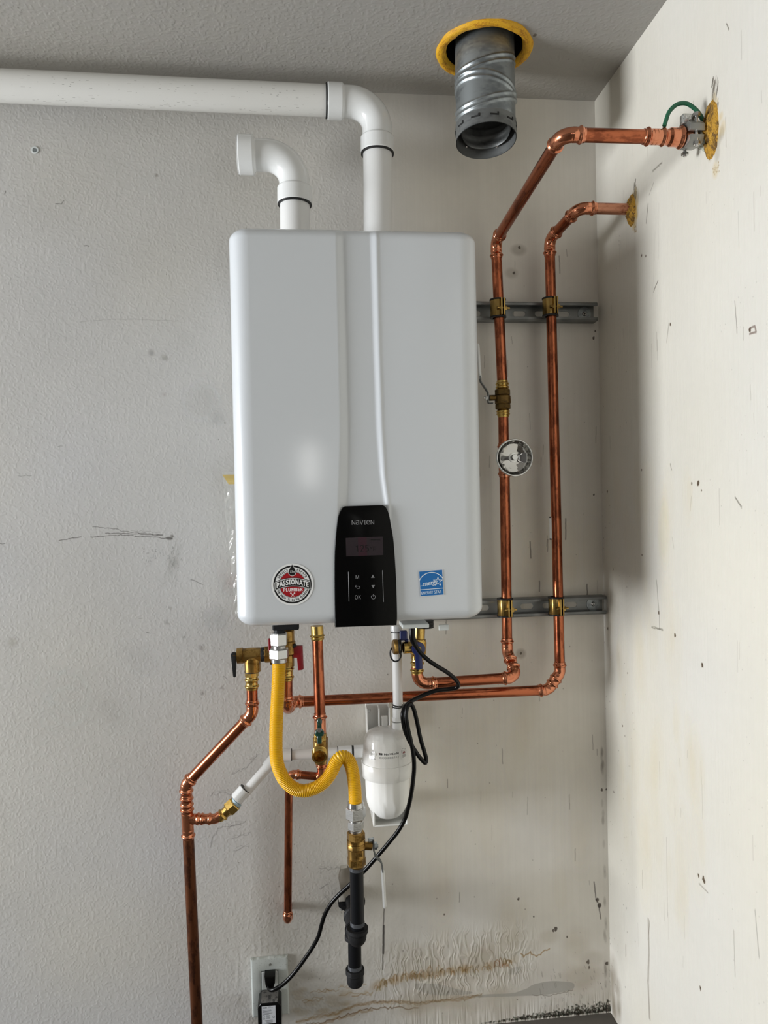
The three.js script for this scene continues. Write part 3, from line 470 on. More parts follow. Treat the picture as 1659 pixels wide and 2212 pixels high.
  key(letters('M', 0.0063, on(kM), thin)); key(letters('OK', 0.0068, on(kO), thin, 0.9));
  const tri = (c, up) => new THREE.ExtrudeGeometry(new THREE.Shape([[-0.0031, -0.0025 * up], [0.0031, -0.0025 * up], [0, 0.003 * up]].map(([a, b]) => new THREE.Vector2(a, b))), { depth: 0.0004, bevelEnabled: false }).translate(c[0], c[1], pz);
  key(tri(kU, 1)); key(tri(kD, -1));
  key(merge([sweep(fillet([on([kB[0] - 0.004, kB[1] + 0.0012]), on([kB[0] + 0.004, kB[1] + 0.0012]), on([kB[0] + 0.004, kB[1] - 0.0028]), on([kB[0] - 0.001, kB[1] - 0.0028])], 0.0019, 0.0004), 0.0004, 6), sweep([on([kB[0] - 0.0024, kB[1] + 0.003]), on([kB[0] - 0.0042, kB[1] + 0.0012]), on([kB[0] - 0.0024, kB[1] - 0.0006])], 0.0004, 6)]));
  const arc = []; for (let k = 0; k <= 24; k++) { const a = Math.PI / 2 + 0.5 + k / 24 * (2 * Math.PI - 1); arc.push(on([kP[0] + 0.0035 * Math.cos(a), kP[1] - 0.0004 + 0.0035 * Math.sin(a)])); }
  key(merge([sweep(arc, 0.0004, 6), sweep([on([kP[0], kP[1] + 0.0003]), on([kP[0], kP[1] + 0.0043])], 0.0004, 6)]));
  // round plumber's sticker
  {
    const [c, x] = canvasOf(512, 512); x.clearRect(0, 0, 512, 512); x.translate(256, 256);
    const disc = (r, col) => { x.fillStyle = col; x.beginPath(); x.arc(0, 0, r, 0, 7); x.fill(); };
    disc(256, '#f2f3f3'); disc(232, '#070707'); disc(212, '#eceded'); disc(166, '#0a0a0a'); disc(163, '#eceded'); disc(158, '#0a0a0a'); disc(154, '#a40d1a');
    const ring = (t, r, a0, a1, size, inside) => { x.fillStyle = '#0a0a0a'; x.font = `bold ${size}px sans-serif`; x.textAlign = 'center'; x.textBaseline = 'middle'; [...t].forEach((ch, i) => { const a = lerp(a0, a1, t.length > 1 ? i / (t.length - 1) : 0.5); x.save(); x.rotate(a); x.translate(0, inside ? r : -r); x.fillText(ch, 0, 0); x.restore(); }); };
    ring('SERVICE', 189, -1.08, -0.33, 39); ring('REPAIR', 189, 0.36, 1.05, 39); ring('THE PROOF IS IN THE PLUMBING', 189, 1.18, -1.18, 35, true);
    // arched banner
    const banner = (o, col) => { x.fillStyle = col; x.beginPath(); x.moveTo(-214 + o, -28 + o); x.quadraticCurveTo(0, -124 + o * 1.3, 214 - o, -28 + o); x.lineTo(214 - o, 66 - o); x.quadraticCurveTo(0, -26 - o, -214 + o, 66 - o); x.fill(); };
    banner(-8, '#0a0a0a'); banner(-2, '#eceded'); banner(5, '#0a0a0a');
    x.fillStyle = '#f1f1f1'; x.font = 'bold 70px sans-serif'; x.textBaseline = 'alphabetic';
    const ws = [...'PASSIONATE'].map((ch) => x.measureText(ch).width), tot = ws.reduce((a, b) => a + b, 0), kk = 396 / tot; let at = -198;
    [...'PASSIONATE'].forEach((ch, i) => { const mx = at + ws[i] * kk / 2; x.save(); x.translate(mx, -3 + 44 * (mx / 200) ** 2); x.transform(1, 0.0022 * mx, 0, 1, 0, 0); x.scale(kk, 1.22); x.fillText(ch, 0, 2); x.lineWidth = 2.5; x.strokeStyle = '#f1f1f1'; x.strokeText(ch, 0, 2); x.restore(); at += ws[i] * kk; });
    x.font = 'bold 52px sans-serif'; x.save(); x.translate(4, 84); x.scale(1.0, 1.05); x.fillText('PLUMBER', 0, 0); x.restore();
    x.strokeStyle = '#f1f1f1'; x.lineWidth = 7; for (const sgn of [-1, 1]) { x.beginPath(); x.moveTo(-20 * sgn, 108); x.lineTo(18 * sgn, 148); x.stroke(); x.beginPath(); x.arc(-22 * sgn, 106, 6, 0, 7); x.stroke(); }
    // drop with the small script word
    const drop = (k, col) => { x.fillStyle = col; x.beginPath(); x.moveTo(0, -246 - k); x.bezierCurveTo(16 + k, -206, 42 + k, -184, 42 + k, -152); x.arc(0, -150, 42 + k, 0, Math.PI); x.bezierCurveTo(-42 - k, -184, -16 - k, -206, 0, -246 - k); x.fill(); };
    drop(6, '#eceded'); drop(0, '#0a0a0a'); x.fillStyle = '#d8d8d8'; x.font = 'italic bold 36px serif'; x.fillText('The', 0, -144);
    const p = [-0.0254, 1.0331];
    part(g, 'round_sticker', new THREE.CircleGeometry(0.0366, 64).translate(p[0], p[1], zf + 0.0007), std({ map: canvasTex(c), roughness: 0.35 }), 'round black white and red company sticker');
  }
  {
    const [c, x] = canvasOf(256, 272); x.fillStyle = '#f2f4f5'; x.fillRect(0, 0, 256, 272); x.fillStyle = '#0d6cb4'; x.fillRect(3, 3, 250, 194); x.fillRect(3, 203, 250, 66);
    x.save(); x.beginPath(); x.rect(3, 3, 250, 194); x.clip(); x.strokeStyle = '#f2f4f5'; x.lineWidth = 8; x.beginPath(); x.arc(128, 168, 146, 3.25, 6.15); x.stroke(); x.restore();
    x.strokeStyle = x.fillStyle = '#f2f4f5'; x.lineWidth = 5; x.beginPath(); for (let i = 0; i <= 10; i++) { const a = -Math.PI / 2 + i * Math.PI / 5 + 0.06, r = i % 2 ? 20 : 50; x.lineTo(199 + r * Math.cos(a), 124 + r * Math.sin(a)); } x.stroke();
    x.font = 'italic bold 52px serif'; x.save(); x.translate(28, 162); x.rotate(-0.08); x.scale(0.92, 1.1); x.fillText('energy', 0, 0); x.restore(); x.lineWidth = 4; x.beginPath(); x.moveTo(6, 160); x.lineTo(40, 156); x.moveTo(150, 138); x.lineTo(186, 126); x.stroke();
    x.font = '44px sans-serif'; x.save(); x.translate(10, 252); x.scale(0.82, 1); x.fillText('ENERGY STAR', 0, 0); x.restore();
    const p = [0.2201, 1.0278];
    part(g, 'blue_sticker', new THREE.PlaneGeometry(0.0425, 0.0452).rotateZ(0.045).translate(p[0], p[1], zf + 0.0007), std({ map: canvasTex(c), roughness: 0.35 }), 'square blue efficiency sticker');
  }
  // fittings under the case
  const b1 = V(0.1964, 0.9435, 0.25), b2 = V(0.2301, 0.9357, 0.22), b3 = V(0.2508, 0.9353, 0.2);
  part(g, 'cable_box', box(0.05, 0.008, 0.05, V(b1.x, b1.y + 0.0015, 0.25), 0.002), M.plate);
  const knob = []; for (let k = 0; k < 12; k++) knob.push([k / 11 * 0.014, 0.017 - (k % 2) * 0.0008]);
  part(g, 'cable_gland', lathe([[0, 0], [0, 0.017], ...knob.slice(1), [0.014, 0]], V(b2.x - 0.008, b2.y - 0.003, b2.z), Y, 18), M.rubber);
  part(g, 'drain_tag', box(0.019, 0.011, 0.003, V(b3.x, b3.y + 0.003, 0.26), 0.0014), M.plate);
  const gc = V(-0.0538, 0.9344, 0.2);
  part(g, 'gas_inlet', merge([lathe([[-0.012, 0], [-0.012, 0.011], [0.02, 0.011], [0.02, 0]], V(gc.x, gc.y, gc.z), Y), box(0.05, 0.012, 0.03, V(gc.x + 0.012, gc.y + 0.008, gc.z), 0.003)]), M.castIron);
  settle(g);
}

// ---------------------------------------------------------------- white vent pipes on top of the heater
{
  const r = 0.0302, hubR = 0.0352;
  // moulded elbow: hubs at both ends joined by a bend
  const ventElbow = (c, d1, d2, leg, R) => sweep(fillet([c.clone().addScaledVector(d1, leg), c, c.clone().addScaledVector(d2, leg)], R, 0.0015), (s, L) => { const d = Math.min(s, L - s); return d < 0.0012 ? hubR - 0.0012 + d : d < 0.03 ? hubR : lerp(hubR, 0.0312, sstep(0.03, 0.034, d)); }, 36);
  const ringAt = (p, d, rr) => lathe([[-0.0016, rr - 0.004], [-0.0016, rr], [0.0016, rr], [0.0016, rr - 0.004]], p, d, 36);
  const c = V(0.1659, 2, 0.085), base = V(0.1609, 1.7163, 0.085), left = V(-0.6302, 2.0075, 0.085), dv = base.clone().sub(c).normalize(), dh = left.clone().sub(c).normalize();
  const g = thing('exhaust_vent_pipe', 'long white plastic vent pipe running left under the ceiling from the heater top', 'pipe');
  const leg = 0.103;
  part(g, 'vertical_pipe', pipeGeo(c.clone().addScaledVector(dv, leg - 0.02), V(base.x, 1.6612, base.z), r, 36), M.pvc);
  // the long pipe carries scuffs and printing
  const [sc, sx] = canvasOf(512, 1024); sx.fillStyle = '#f0efec'; sx.fillRect(0, 0, 512, 1024);
  for (let i = 0; i < 90; i++) { sx.fillStyle = `rgba(110,104,96,${0.05 + 0.16 * rnd()})`; sx.fillRect(512 * rnd(), 1024 * rnd(), 1 + 3 * rnd(), 8 + 60 * rnd() * rnd()); }
  for (let i = 0; i < 26; i++) { sx.fillStyle = 'rgba(60,56,52,.45)'; sx.fillRect(250 + 150 * rnd(), 600 * rnd(), 1.5, 4 + 26 * rnd()); }
  const scuffed = phys({ color: lin(0.88, 0.88, 0.865), map: wrap(canvasTex(sc)), roughness: 0.36, clearcoat: 0.2, clearcoatRoughness: 0.25 });
  part(g, 'long_pipe', pipeGeo(c.clone().addScaledVector(dh, leg - 0.02), V(XL + 0.02, lerp(c.y, left.y, (XL - c.x) / (left.x - c.x)), 0.085), r, 36), scuffed, 'long scuffed white horizontal pipe');
  const e = part(g, 'elbow', ventElbow(c, dv, dh, leg, 0.056), M.pvcMoulded);
  part(e, 'seal_ring', ringAt(c.clone().addScaledVector(dv, leg + 0.0014), dv, hubR - 0.001), M.rubber);
  part(e, 'seal_ring', ringAt(c.clone().addScaledVector(dh, leg + 0.002), dh, hubR - 0.002), M.dark);
  settle(g);

  const c2 = V(-0.0069, 1.8783, 0.1), b2 = V(-0.0092, 1.7081, 0.1), d2 = b2.clone().sub(c2).normalize(), m2 = V(-0.1141, 1.8789, 0.1).sub(c2).normalize();
  const h = thing('intake_vent_pipe', 'short white plastic air pipe with an open elbow on the heater top', 'pipe');
  part(h, 'vertical_pipe', pipeGeo(c2.clone().addScaledVector(d2, 0.08), V(b2.x, 1.6612, b2.z), r, 36), M.pvc);
  const path = fillet([c2.clone().addScaledVector(d2, 0.096), c2, c2.clone().addScaledVector(m2, 0.112)], 0.056, 0.0015);
  const hub = (s, L) => { const d = Math.min(s, L - s); return d < 0.0012 ? hubR - 0.0012 + d : d < 0.031 ? hubR + (L - s < 0.031 ? 0.003 : 0) : lerp(hubR, 0.0312, sstep(0.031, 0.035, d)); };
  const inner = sweep(path.slice(-20).reverse(), 0.0318, 36, false);   // bore of the open end
  const el = part(h, 'elbow', merge([sweep(path, hub, 36, false), inner, ringAt(path.at(-1), m2, 0.0372)]), M.pvcMoulded);
  part(el, 'seal_ring', ringAt(c2.clone().addScaledVector(d2, 0.0975), d2, hubR - 0.001), M.rubber);
  settle(h);
}

// ---------------------------------------------------------------- old metal flue in the ceiling
{
  const g = thing('metal_flue_pipe', 'open-ended galvanised flue pipe hanging down from the ceiling hole', 'pipe');
  const R = 0.0585, top = YC + 0.09, bot = V(0.3626, 1.8872, 0.172).y, tilt = 0.14;
  const ax = V(FLUE.x + 0.0, 0, FLUE.z + 0.002);
  const skin = (r0, ya, yb, beads, ny, tiltB, inside) => {
    const seg = 64, pos = [], idx = [], uv = [];
    for (let j = 0; j <= ny; j++) for (let k = 0; k <= seg; k++) {
      const a = k / seg * 2 * Math.PI, t = j / ny, y = lerp(ya, yb + tiltB * r0 * Math.sin(a) * -1, t);
      let r = r0; for (const [h, amp, ph, w, d] of beads) { const q = y - (h + amp * Math.cos(a - ph)); r += d * (Math.exp(-((q / w) ** 2)) + Math.exp(-(((q + 0.011) / w) ** 2))); }
      pos.push(ax.x + r * Math.cos(a), y, ax.z - r * Math.sin(a)); uv.push(k / seg, y * 5);
    }
    for (let j = 0; j < ny; j++) for (let k = 0; k < seg; k++) { const a = j * (seg + 1) + k, b = a + seg + 1; inside ? idx.push(a, a + 1, b, b, a + 1, b + 1) : idx.push(a, b, a + 1, b, b + 1, a + 1); }
    const q = new THREE.BufferGeometry(); q.setAttribute('position', new THREE.Float32BufferAttribute(pos, 3)); q.setAttribute('uv', new THREE.Float32BufferAttribute(uv, 2)); q.setIndex(idx); q.computeVertexNormals(); return q;
  };
  const beads = [[2.03, 0.018, 0.5, 0.0022, 0.0022], [1.985, -0.014, 0.4, 0.0022, 0.0024], [1.958, 0.02, 0.6, 0.0022, 0.0024], [1.912, 0.003, 1.2, 0.0028, 0.0028]];
  part(g, 'outer_skin', skin(R, top, bot + 0.026, beads, 150, 0.0), M.galv);
  const lower = part(g, 'end_collar', merge([skin(R + 0.0012, bot + 0.034, bot, [], 8, tilt), skin(R - 0.0002, bot + 0.034, bot, [], 8, tilt, true)]), M.galvDark, 'dull slotted end collar');
  part(g, 'inner_liner', skin(R - 0.009, top, bot + 0.014, [[1.90, 0.002, 0, 0.004, -0.003], [1.93, 0.002, 0, 0.004, -0.003]], 60, tilt, true), M.galvDark);
  for (let k = 0; k < 9; k++) { const a = -0.3 - k * 0.62, p = V(ax.x + (R + 0.0012) * Math.cos(a), bot + 0.018 - tilt * R * Math.sin(-a) * -0.55, ax.z - (R + 0.0012) * Math.sin(a)); const s = merge([box(0.017, 0.003, 0.0016, V(0, 0, 0), 0.0004), box(0.0035, 0.0055, 0.0016, V(0.0075, 0.002, 0), 0.0004)]).rotateY(a + Math.PI / 2).translate(p.x, p.y, p.z); part(lower, 'slot', s, M.dark); }
  for (const a of [-2.2, -1.05]) part(lower, 'rivet', new THREE.SphereGeometry(0.0026, 10, 8).translate(ax.x + (R - 0.001) * Math.cos(a + Math.PI), bot + 0.012, ax.z - (R - 0.001) * Math.sin(a + Math.PI)), M.steel);
  settle(g);
  // sooty sleeve inside the hole and the yellow sealant round it
  single('ceiling_sleeve', merge([sweep(straight(V(FLUE.x, YC - 0.004, FLUE.z), V(FLUE.x, YC + 0.14, FLUE.z), 6), HOLE - 0.0005, 48, false), new THREE.CircleGeometry(HOLE, 48).rotateX(Math.PI / 2).translate(FLUE.x, YC + 0.14, FLUE.z)]), std({ color: lin(0.03, 0.03, 0.031), roughness: 0.45, metalness: 0.5, side: THREE.DoubleSide }), 'blackened metal sleeve lining the round ceiling hole', 'sleeve');
  const pos = [], idx = [], uv = [], n = 96, m = 14;
  for (let i = 0; i <= n; i++) for (let j = 0; j <= m; j++) {
    const a = i / n * 2 * Math.PI, b = j / m * Math.PI, k = i % n, wob = 0.0022 * (noise(k / 5, 3, 201, 0) - 0.5) + 0.0014 * (noise(k / 2, j / 2, 203) - 0.5), w = 0.0098 + wob * (k ? 1 : 1), r = HOLE + 0.0025 + w * Math.cos(b);
    pos.push(FLUE.x + r * Math.cos(a), YC + 0.001 - (0.0085 + wob) * Math.sin(b), FLUE.z + r * Math.sin(a)); uv.push(i / n * 6, j / m);
  }
  for (let i = 0; i < n; i++) for (let j = 0; j < m; j++) { const a = i * (m + 1) + j, b = a + m + 1; idx.push(a, b, a + 1, b, b + 1, a + 1); }
  const q = new THREE.BufferGeometry(); q.setAttribute('position', new THREE.Float32BufferAttribute(pos, 3)); q.setAttribute('uv', new THREE.Float32BufferAttribute(uv, 2)); q.setIndex(idx); q.computeVertexNormals();
  M.foam.side = THREE.DoubleSide;
  single('sealant_ring', q, M.foam, 'thick yellow ring of dried sealant round the ceiling hole', 'sealant');
}

// ---------------------------------------------------------------- strut channels, clamps
function strut(px0, label, x0, x1, y) {
  const g = thing('strut_channel', label, 'bracket', 'metal strut channels on the wall');
  const h = 0.0413, d = 0.026, t = 0.0022, lip = 0.0075, r = 0.003, sh = new THREE.Shape();
  // C section in (z, y) with inturned lips, extruded along x; slots are cut in the back plate
  const half = (sgn) => [[0, 0.3 * h * sgn], [0, h / 2 * sgn], [d - r, h / 2 * sgn], [d, (h / 2 - r) * sgn], [d, (h / 2 - lip) * sgn], [d - 0.006, (h / 2 - lip) * sgn], [d - 0.006, (h / 2 - lip + t * 0.8) * sgn], [d - t, (h / 2 - lip + t * 0.8) * sgn], [d - t, (h / 2 - t) * sgn], [t, (h / 2 - t) * sgn], [t, 0.3 * h * sgn]];
  const flange = (sgn) => { const s = new THREE.Shape(half(sgn).map(([a, b]) => new THREE.Vector2(-a, b))); return new THREE.ExtrudeGeometry(s, { depth: x1 - x0, bevelEnabled: false }).rotateY(Math.PI / 2).translate(x0, y, 0); };
  const back = new THREE.Shape([[x0, -0.32 * h], [x1, -0.32 * h], [x1, 0.32 * h], [x0, 0.32 * h]].map(([a, b]) => new THREE.Vector2(a, b)));
  for (let x = px0; x > x0 + 0.03; x -= 0.0508) { const p = new THREE.Path(); p.absarc(x - 0.0085, 0, 0.0062, Math.PI / 2, Math.PI * 1.5, false); p.absarc(x + 0.0085, 0, 0.0062, -Math.PI / 2, Math.PI / 2, false); back.holes.push(p); }
  part(g, 'channel', merge([flange(1), flange(-1), new THREE.ExtrudeGeometry(back, { depth: t, bevelEnabled: false, curveSegments: 10 }).translate(0, y, 0)]), M.strut);
  const w = V(x1 - 0.022, y, t);
  part(g, 'washer', lathe([[0, 0], [0, 0.0158], [0.0016, 0.0154], [0.0016, 0]], w, Z, 36), M.galv);
  const sc = part(g, 'screw', lathe([[0.0016, 0], [0.0016, 0.0052], [0.0034, 0.0034], [0.0038, 0]], w, Z, 20), M.steel);
  part(sc, 'screw_recess', merge([box(0.005, 0.0011, 0.0008, V(w.x, w.y, w.z + 0.0038), 0.0002), box(0.0011, 0.005, 0.0008, V(w.x, w.y, w.z + 0.0038), 0.0002)]), M.dark);
  settle(g);
}
const S1 = V(0.6557, 1.5907, 0.02), S2 = V(0.664, 0.9339, 0.02);
strut(V(0.5849, 1.5923, 0.002).x, 'upper galvanised strut channel beside the top half of the heater', 0.22, S1.x, V(0.5609, 1.589, 0.02).y);
strut(V(0.5901, 0.9309, 0.002).x, 'lower galvanised strut channel near the bottom of the heater', 0.22, S2.x, V(0.5485, 0.9348, 0.02).y);

const rp = 0.0111;                                      // three-quarter inch tube
function makeClamp(label) {
  const g = thing('pipe_clamp', label, 'pipe clamp', 'gold pipe clamps holding the two risers to the struts');
  const h = 0.036, ri = rp + 0.0032, t = 0.0018, ear = 0.36;
  const half = (sgn) => {                               // half shell about y, parted towards the front with an ear
    const s = new THREE.Shape(), a0 = Math.PI / 2 - 0.16 - ear * 0.2, n = 16, pt = (r, a) => [sgn * -r * Math.cos(a) * -1, r * Math.sin(a)];
    const outer = [], inner = [];
    for (let k = 0; k <= n; k++) { const a = lerp(a0, -Math.PI / 2 + 0.25, k / n); outer.push([sgn * (ri + t) * Math.cos(a), (ri + t) * Math.sin(a)]); inner.push([sgn * ri * Math.cos(a), ri * Math.sin(a)]); }
    const e = (x, z) => [sgn * x, z];
    const pts = [e(0.0022, ri + 0.0105), e(0.0042, ri + 0.0105), ...outer, ...inner.reverse(), e(0.0022, ri - 0.001)];
    pts.forEach(([x, z], i) => (i ? s.lineTo(x, z) : s.moveTo(x, z)));
    return toCreasedNormals(new THREE.ExtrudeGeometry(s, { depth: h - 0.002, bevelEnabled: true, bevelSize: 0.0005, bevelThickness: 0.001, bevelSegments: 2 }).rotateX(Math.PI / 2).scale(1, 1, 1).translate(0, h / 2 - 0.001, 0), 0.5);
  };
  const tilt = (q) => q.rotateY(0.2);                   // the parting faces a little to the right
  part(g, 'clamp_half', tilt(half(-1)), M.zinc); part(g, 'clamp_half', tilt(half(1)), M.zinc);
  part(g, 'rubber_cushion', lathe([[-h / 2 - 0.002, rp + 0.0002], [-h / 2 - 0.002, ri + 0.0032], [-h / 2 + 0.001, ri + 0.0032], [-h / 2 + 0.001, ri], [h / 2 - 0.001, ri], [h / 2 - 0.001, ri + 0.0032], [h / 2 + 0.002, ri + 0.0032], [h / 2 + 0.002, rp + 0.0002]], V(0, 0, 0)), M.rubber);
  const b = part(g, 'bolt', tilt(merge([pipeGeo(V(-0.012, -0.003, ri + 0.006), V(0.017, -0.003, ri + 0.006), 0.0024, 10), hex(V(0.0045, -0.003, ri + 0.006), X, 0.0095, 0.0055), lathe([[0, 0], [0, 0.0045], [0.0025, 0.0028], [0.003, 0]], V(-0.0045, -0.003, ri + 0.006), V(-1, 0, 0), 12)])), M.zinc);
  return g;
}
const clampSpots = [[V(0.4195, 1.5841, 0.06), 'gold clamp on the left riser at the upper strut'], [V(0.5352, 1.5879, 0.06), 'gold clamp on the right riser at the upper strut'], [V(0.4227, 0.9426, 0.06), 'gold clamp on the left riser at the lower strut'], [V(0.5363, 0.9416, 0.06), 'gold clamp on the right riser at the lower strut']];
const clamp0 = makeClamp(clampSpots[0][1]);
clampSpots.forEach(([p, label], i) => { const c = i ? clamp0.clone() : clamp0; if (i) { c.name = numbered('pipe_clamp'); scene.add(c); } c.position.copy(p); c.userData = { ...clamp0.userData, label }; });

// ---------------------------------------------------------------- copper riser A: right wall -> ball valve -> cold valve under the heater
{
  const g = thing('copper_riser', 'left copper riser with a lever valve and round metal dish on it', 'copper pipe', 'copper risers right of the heater');
  const W = V(XR - 0.004, 1.7745, 0.455), C1 = V(0.4243, 1.76, 0.455), C2 = V(0.4178, 1.7285, 0.06), C3 = V(0.4257, 0.8466, 0.06), C4 = V(0.4306, 0.804, 0.115), C5 = V(0.221, 0.7992, 0.115), T = V(0.2203, 0.8354, 0.115);
  const valveTop = V(0.4259, 1.4304, 0.06), valveBot = V(0.4269, 1.3509, 0.06), teeTop = V(0.4266, 1.2963, 0.06), teeBot = V(0.4272, 1.2226, 0.06);
  const dA = C2.clone().sub(C1).normalize();
  // upper part
  const wallFit0 = V(0.5608, 1.7609, 0.455), wallFit1 = V(0.598, 1.7613, 0.455), wallFit2 = V(0.6283, 1.7615, 0.455);
  const seg = (a, b, m = M.copper) => part(g, 'pipe', pipeGeo(a, b, rp), m);
  const L = 0.038, dW = V(1, 0, 0), up = valveTop.clone().sub(C2).normalize();
  seg(C1.clone().addScaledVector(dW, L * 0.6), wallFit0.clone().addScaledVector(dW, 0.01));
  part(g, 'elbow', pressElbow(C1, dW, dA, L, rp, 0.021), M.copperFitting);
  seg(C1.clone().addScaledVector(dA, L * 0.6), C2.clone().addScaledVector(dA, -L * 0.6));
  part(g, 'elbow', pressElbow(C2, dA.clone().negate(), up, L, rp, 0.021), M.copperFitting);
  seg(C2.clone().addScaledVector(up, L * 0.6), valveTop.clone().addScaledVector(up, 0.008));
  part(g, 'coupling', pressCoupling(wallFit0, wallFit1.clone().addScaledVector(dW, 0.004), rp * 1.02), M.copperFitting);
  part(g, 'reducer', sweep(straight(wallFit1, wallFit2.clone().addScaledVector(dW, 0.012), 70), (s, t) => 0.0125 + 0.0022 * sstep(0.004, 0.01, s) + 0.0032 * Math.exp(-(((s - 0.027) / 0.0032) ** 2)), 24), M.copperFitting);
  seg(wallFit2, V(XR + 0.02, wallFit2.y, wallFit2.z));
  seg(valveBot.clone().add(V(0, 0.008, 0)), teeTop.clone().add(V(0, -0.008, 0)));
  // tee whose branch carries the dish
  const mid = teeTop.clone().lerp(teeBot, 0.5);
  part(g, 'tee', merge([pressCoupling(teeTop, teeBot, rp), sweep(straight(mid, mid.clone().add(V(0, 0, 0.045)), 20), 0.0105, 20)]), M.copperFitting);
  const dn = C3.clone().sub(teeBot).normalize(), d34 = C4.clone().sub(C3).normalize(), d45 = C5.clone().sub(C4).normalize(), d5 = T.clone().sub(C5).normalize();
  seg(teeBot.clone().addScaledVector(dn, -0.008), C3.clone().addScaledVector(dn, -0.016));
  part(g, 'elbow', pressElbow(C3, dn.clone().negate(), d34, 0.03, rp, 0.022), M.copperFitting);
  part(g, 'elbow', pressElbow(C4, d34.clone().negate(), d45, 0.033, rp, 0.02), M.copperFitting);
  seg(C4.clone().addScaledVector(d45, 0.02), C5.clone().addScaledVector(d45, -0.02));
  part(g, 'elbow', sweep(fillet([C5.clone().addScaledVector(d45, -0.04), C5, C5.clone().addScaledVector(d5, 0.036)], 0.022, 0.0008), (s, t) => pressR(rp)(Math.min(s, t * 0.52), 1), 24), M.copperFitting);
  settle(g);

  // lever ball valve on that riser
  const v = thing('lever_ball_valve', 'brass ball valve with a thin upright lever right of the heater', 'valve', 'lever ball valves');
  const a = valveTop, b = valveBot, d = b.clone().sub(a), Lv = d.length(), dn2 = d.clone().normalize();
  part(v, 'press_end', pressCoupling(a, a.clone().addScaledVector(dn2, Lv * 0.28), rp), M.brass);
  part(v, 'press_end', pressCoupling(a.clone().addScaledVector(dn2, Lv * 0.74), b, rp), M.brass);
  part(v, 'body', merge([hex(a.clone().addScaledVector(dn2, Lv * 0.24), dn2, 0.031, Lv * 0.16, 8), lathe([[0, 0.013], [0.004, 0.0168], [0.018, 0.0172], [0.023, 0.014]], a.clone().addScaledVector(dn2, Lv * 0.38), dn2, 28), hex(a.clone().addScaledVector(dn2, Lv * 0.64), dn2, 0.031, Lv * 0.13, 8), pipeGeo(V(0.4153, 1.3937, 0.06), V(0.397, 1.3933, 0.06), 0.0062, 16)]), M.brassOld);
  part(v, 'stem_nut', merge([hex(V(0.395, 1.3933, 0.06), V(-1, 0, 0), 0.0105, 0.007), pipeGeo(V(0.3919, 1.3933, 0.06), V(0.3848, 1.3932, 0.06), 0.003, 12)]), M.steel);
  part(v, 'lever', flatBar(smoothPath([V(0.4039, 1.3819, 0.06), V(0.3948, 1.3829, 0.06), V(0.3941, 1.4027, 0.06), V(0.3863, 1.4166, 0.06), V(0.3785, 1.4285, 0.06), V(0.3772, 1.4404, 0.06)], 50), 0.012, 0.0022, X), M.galvDark);
  part(v, 'grip_sleeve', sweep(smoothPath([V(0.378, 1.4335, 0.06), V(0.3766, 1.4622, 0.06), V(0.3752, 1.4919, 0.06), V(0.374, 1.5096, 0.06)], 20), (s, t) => 0.0034 * Math.min(1, 0.5 + s / 0.004, 0.4 + (t - s) / 0.004), 14), M.sleeve, 'pale plastic lever sleeve');
  settle(v);

  // polished dish with a centre knob, facing the room
  const p = V(0.4273, 1.2597, 0.14), k = thing('round_metal_dish', 'round mirror-polished metal dish with a centre knob on the left riser', 'fitting');
  part(k, 'stem', merge([pipeGeo(V(p.x, p.y, 0.09), V(p.x, p.y, 0.116), 0.011, 24), hex(V(p.x, p.y, 0.1), Z, 0.026, 0.012)]), M.brass);
  part(k, 'bowl', lathe([[-0.026, 0.006], [-0.025, 0.02], [-0.018, 0.0325], [-0.003, 0.0358], [-0.0015, 0.0352], [-0.0035, 0.0338], [-0.005, 0.0322], [-0.0065, 0.032], [-0.009, 0.0308], [-0.0115, 0.028], [-0.0145, 0.0215], [-0.0165, 0.0125], [-0.017, 0.0075], [-0.017, 0]], p, Z, 72, 0.9), M.mirror, 'polished concave bowl');
  part(k, 'rim', new THREE.TorusGeometry(0.0368, 0.0019, 14, 80).translate(p.x, p.y, p.z - 0.001), M.steel);
  part(k, 'knob', lathe([[-0.017, 0.009], [-0.0155, 0.0095], [-0.0145, 0.0062], [-0.004, 0.0064], [-0.002, 0.0056], [-0.0014, 0]], V(p.x + 0.0015, p.y + 0.001, p.z), Z, 28, 0.5), M.steel);
  settle(k);
}

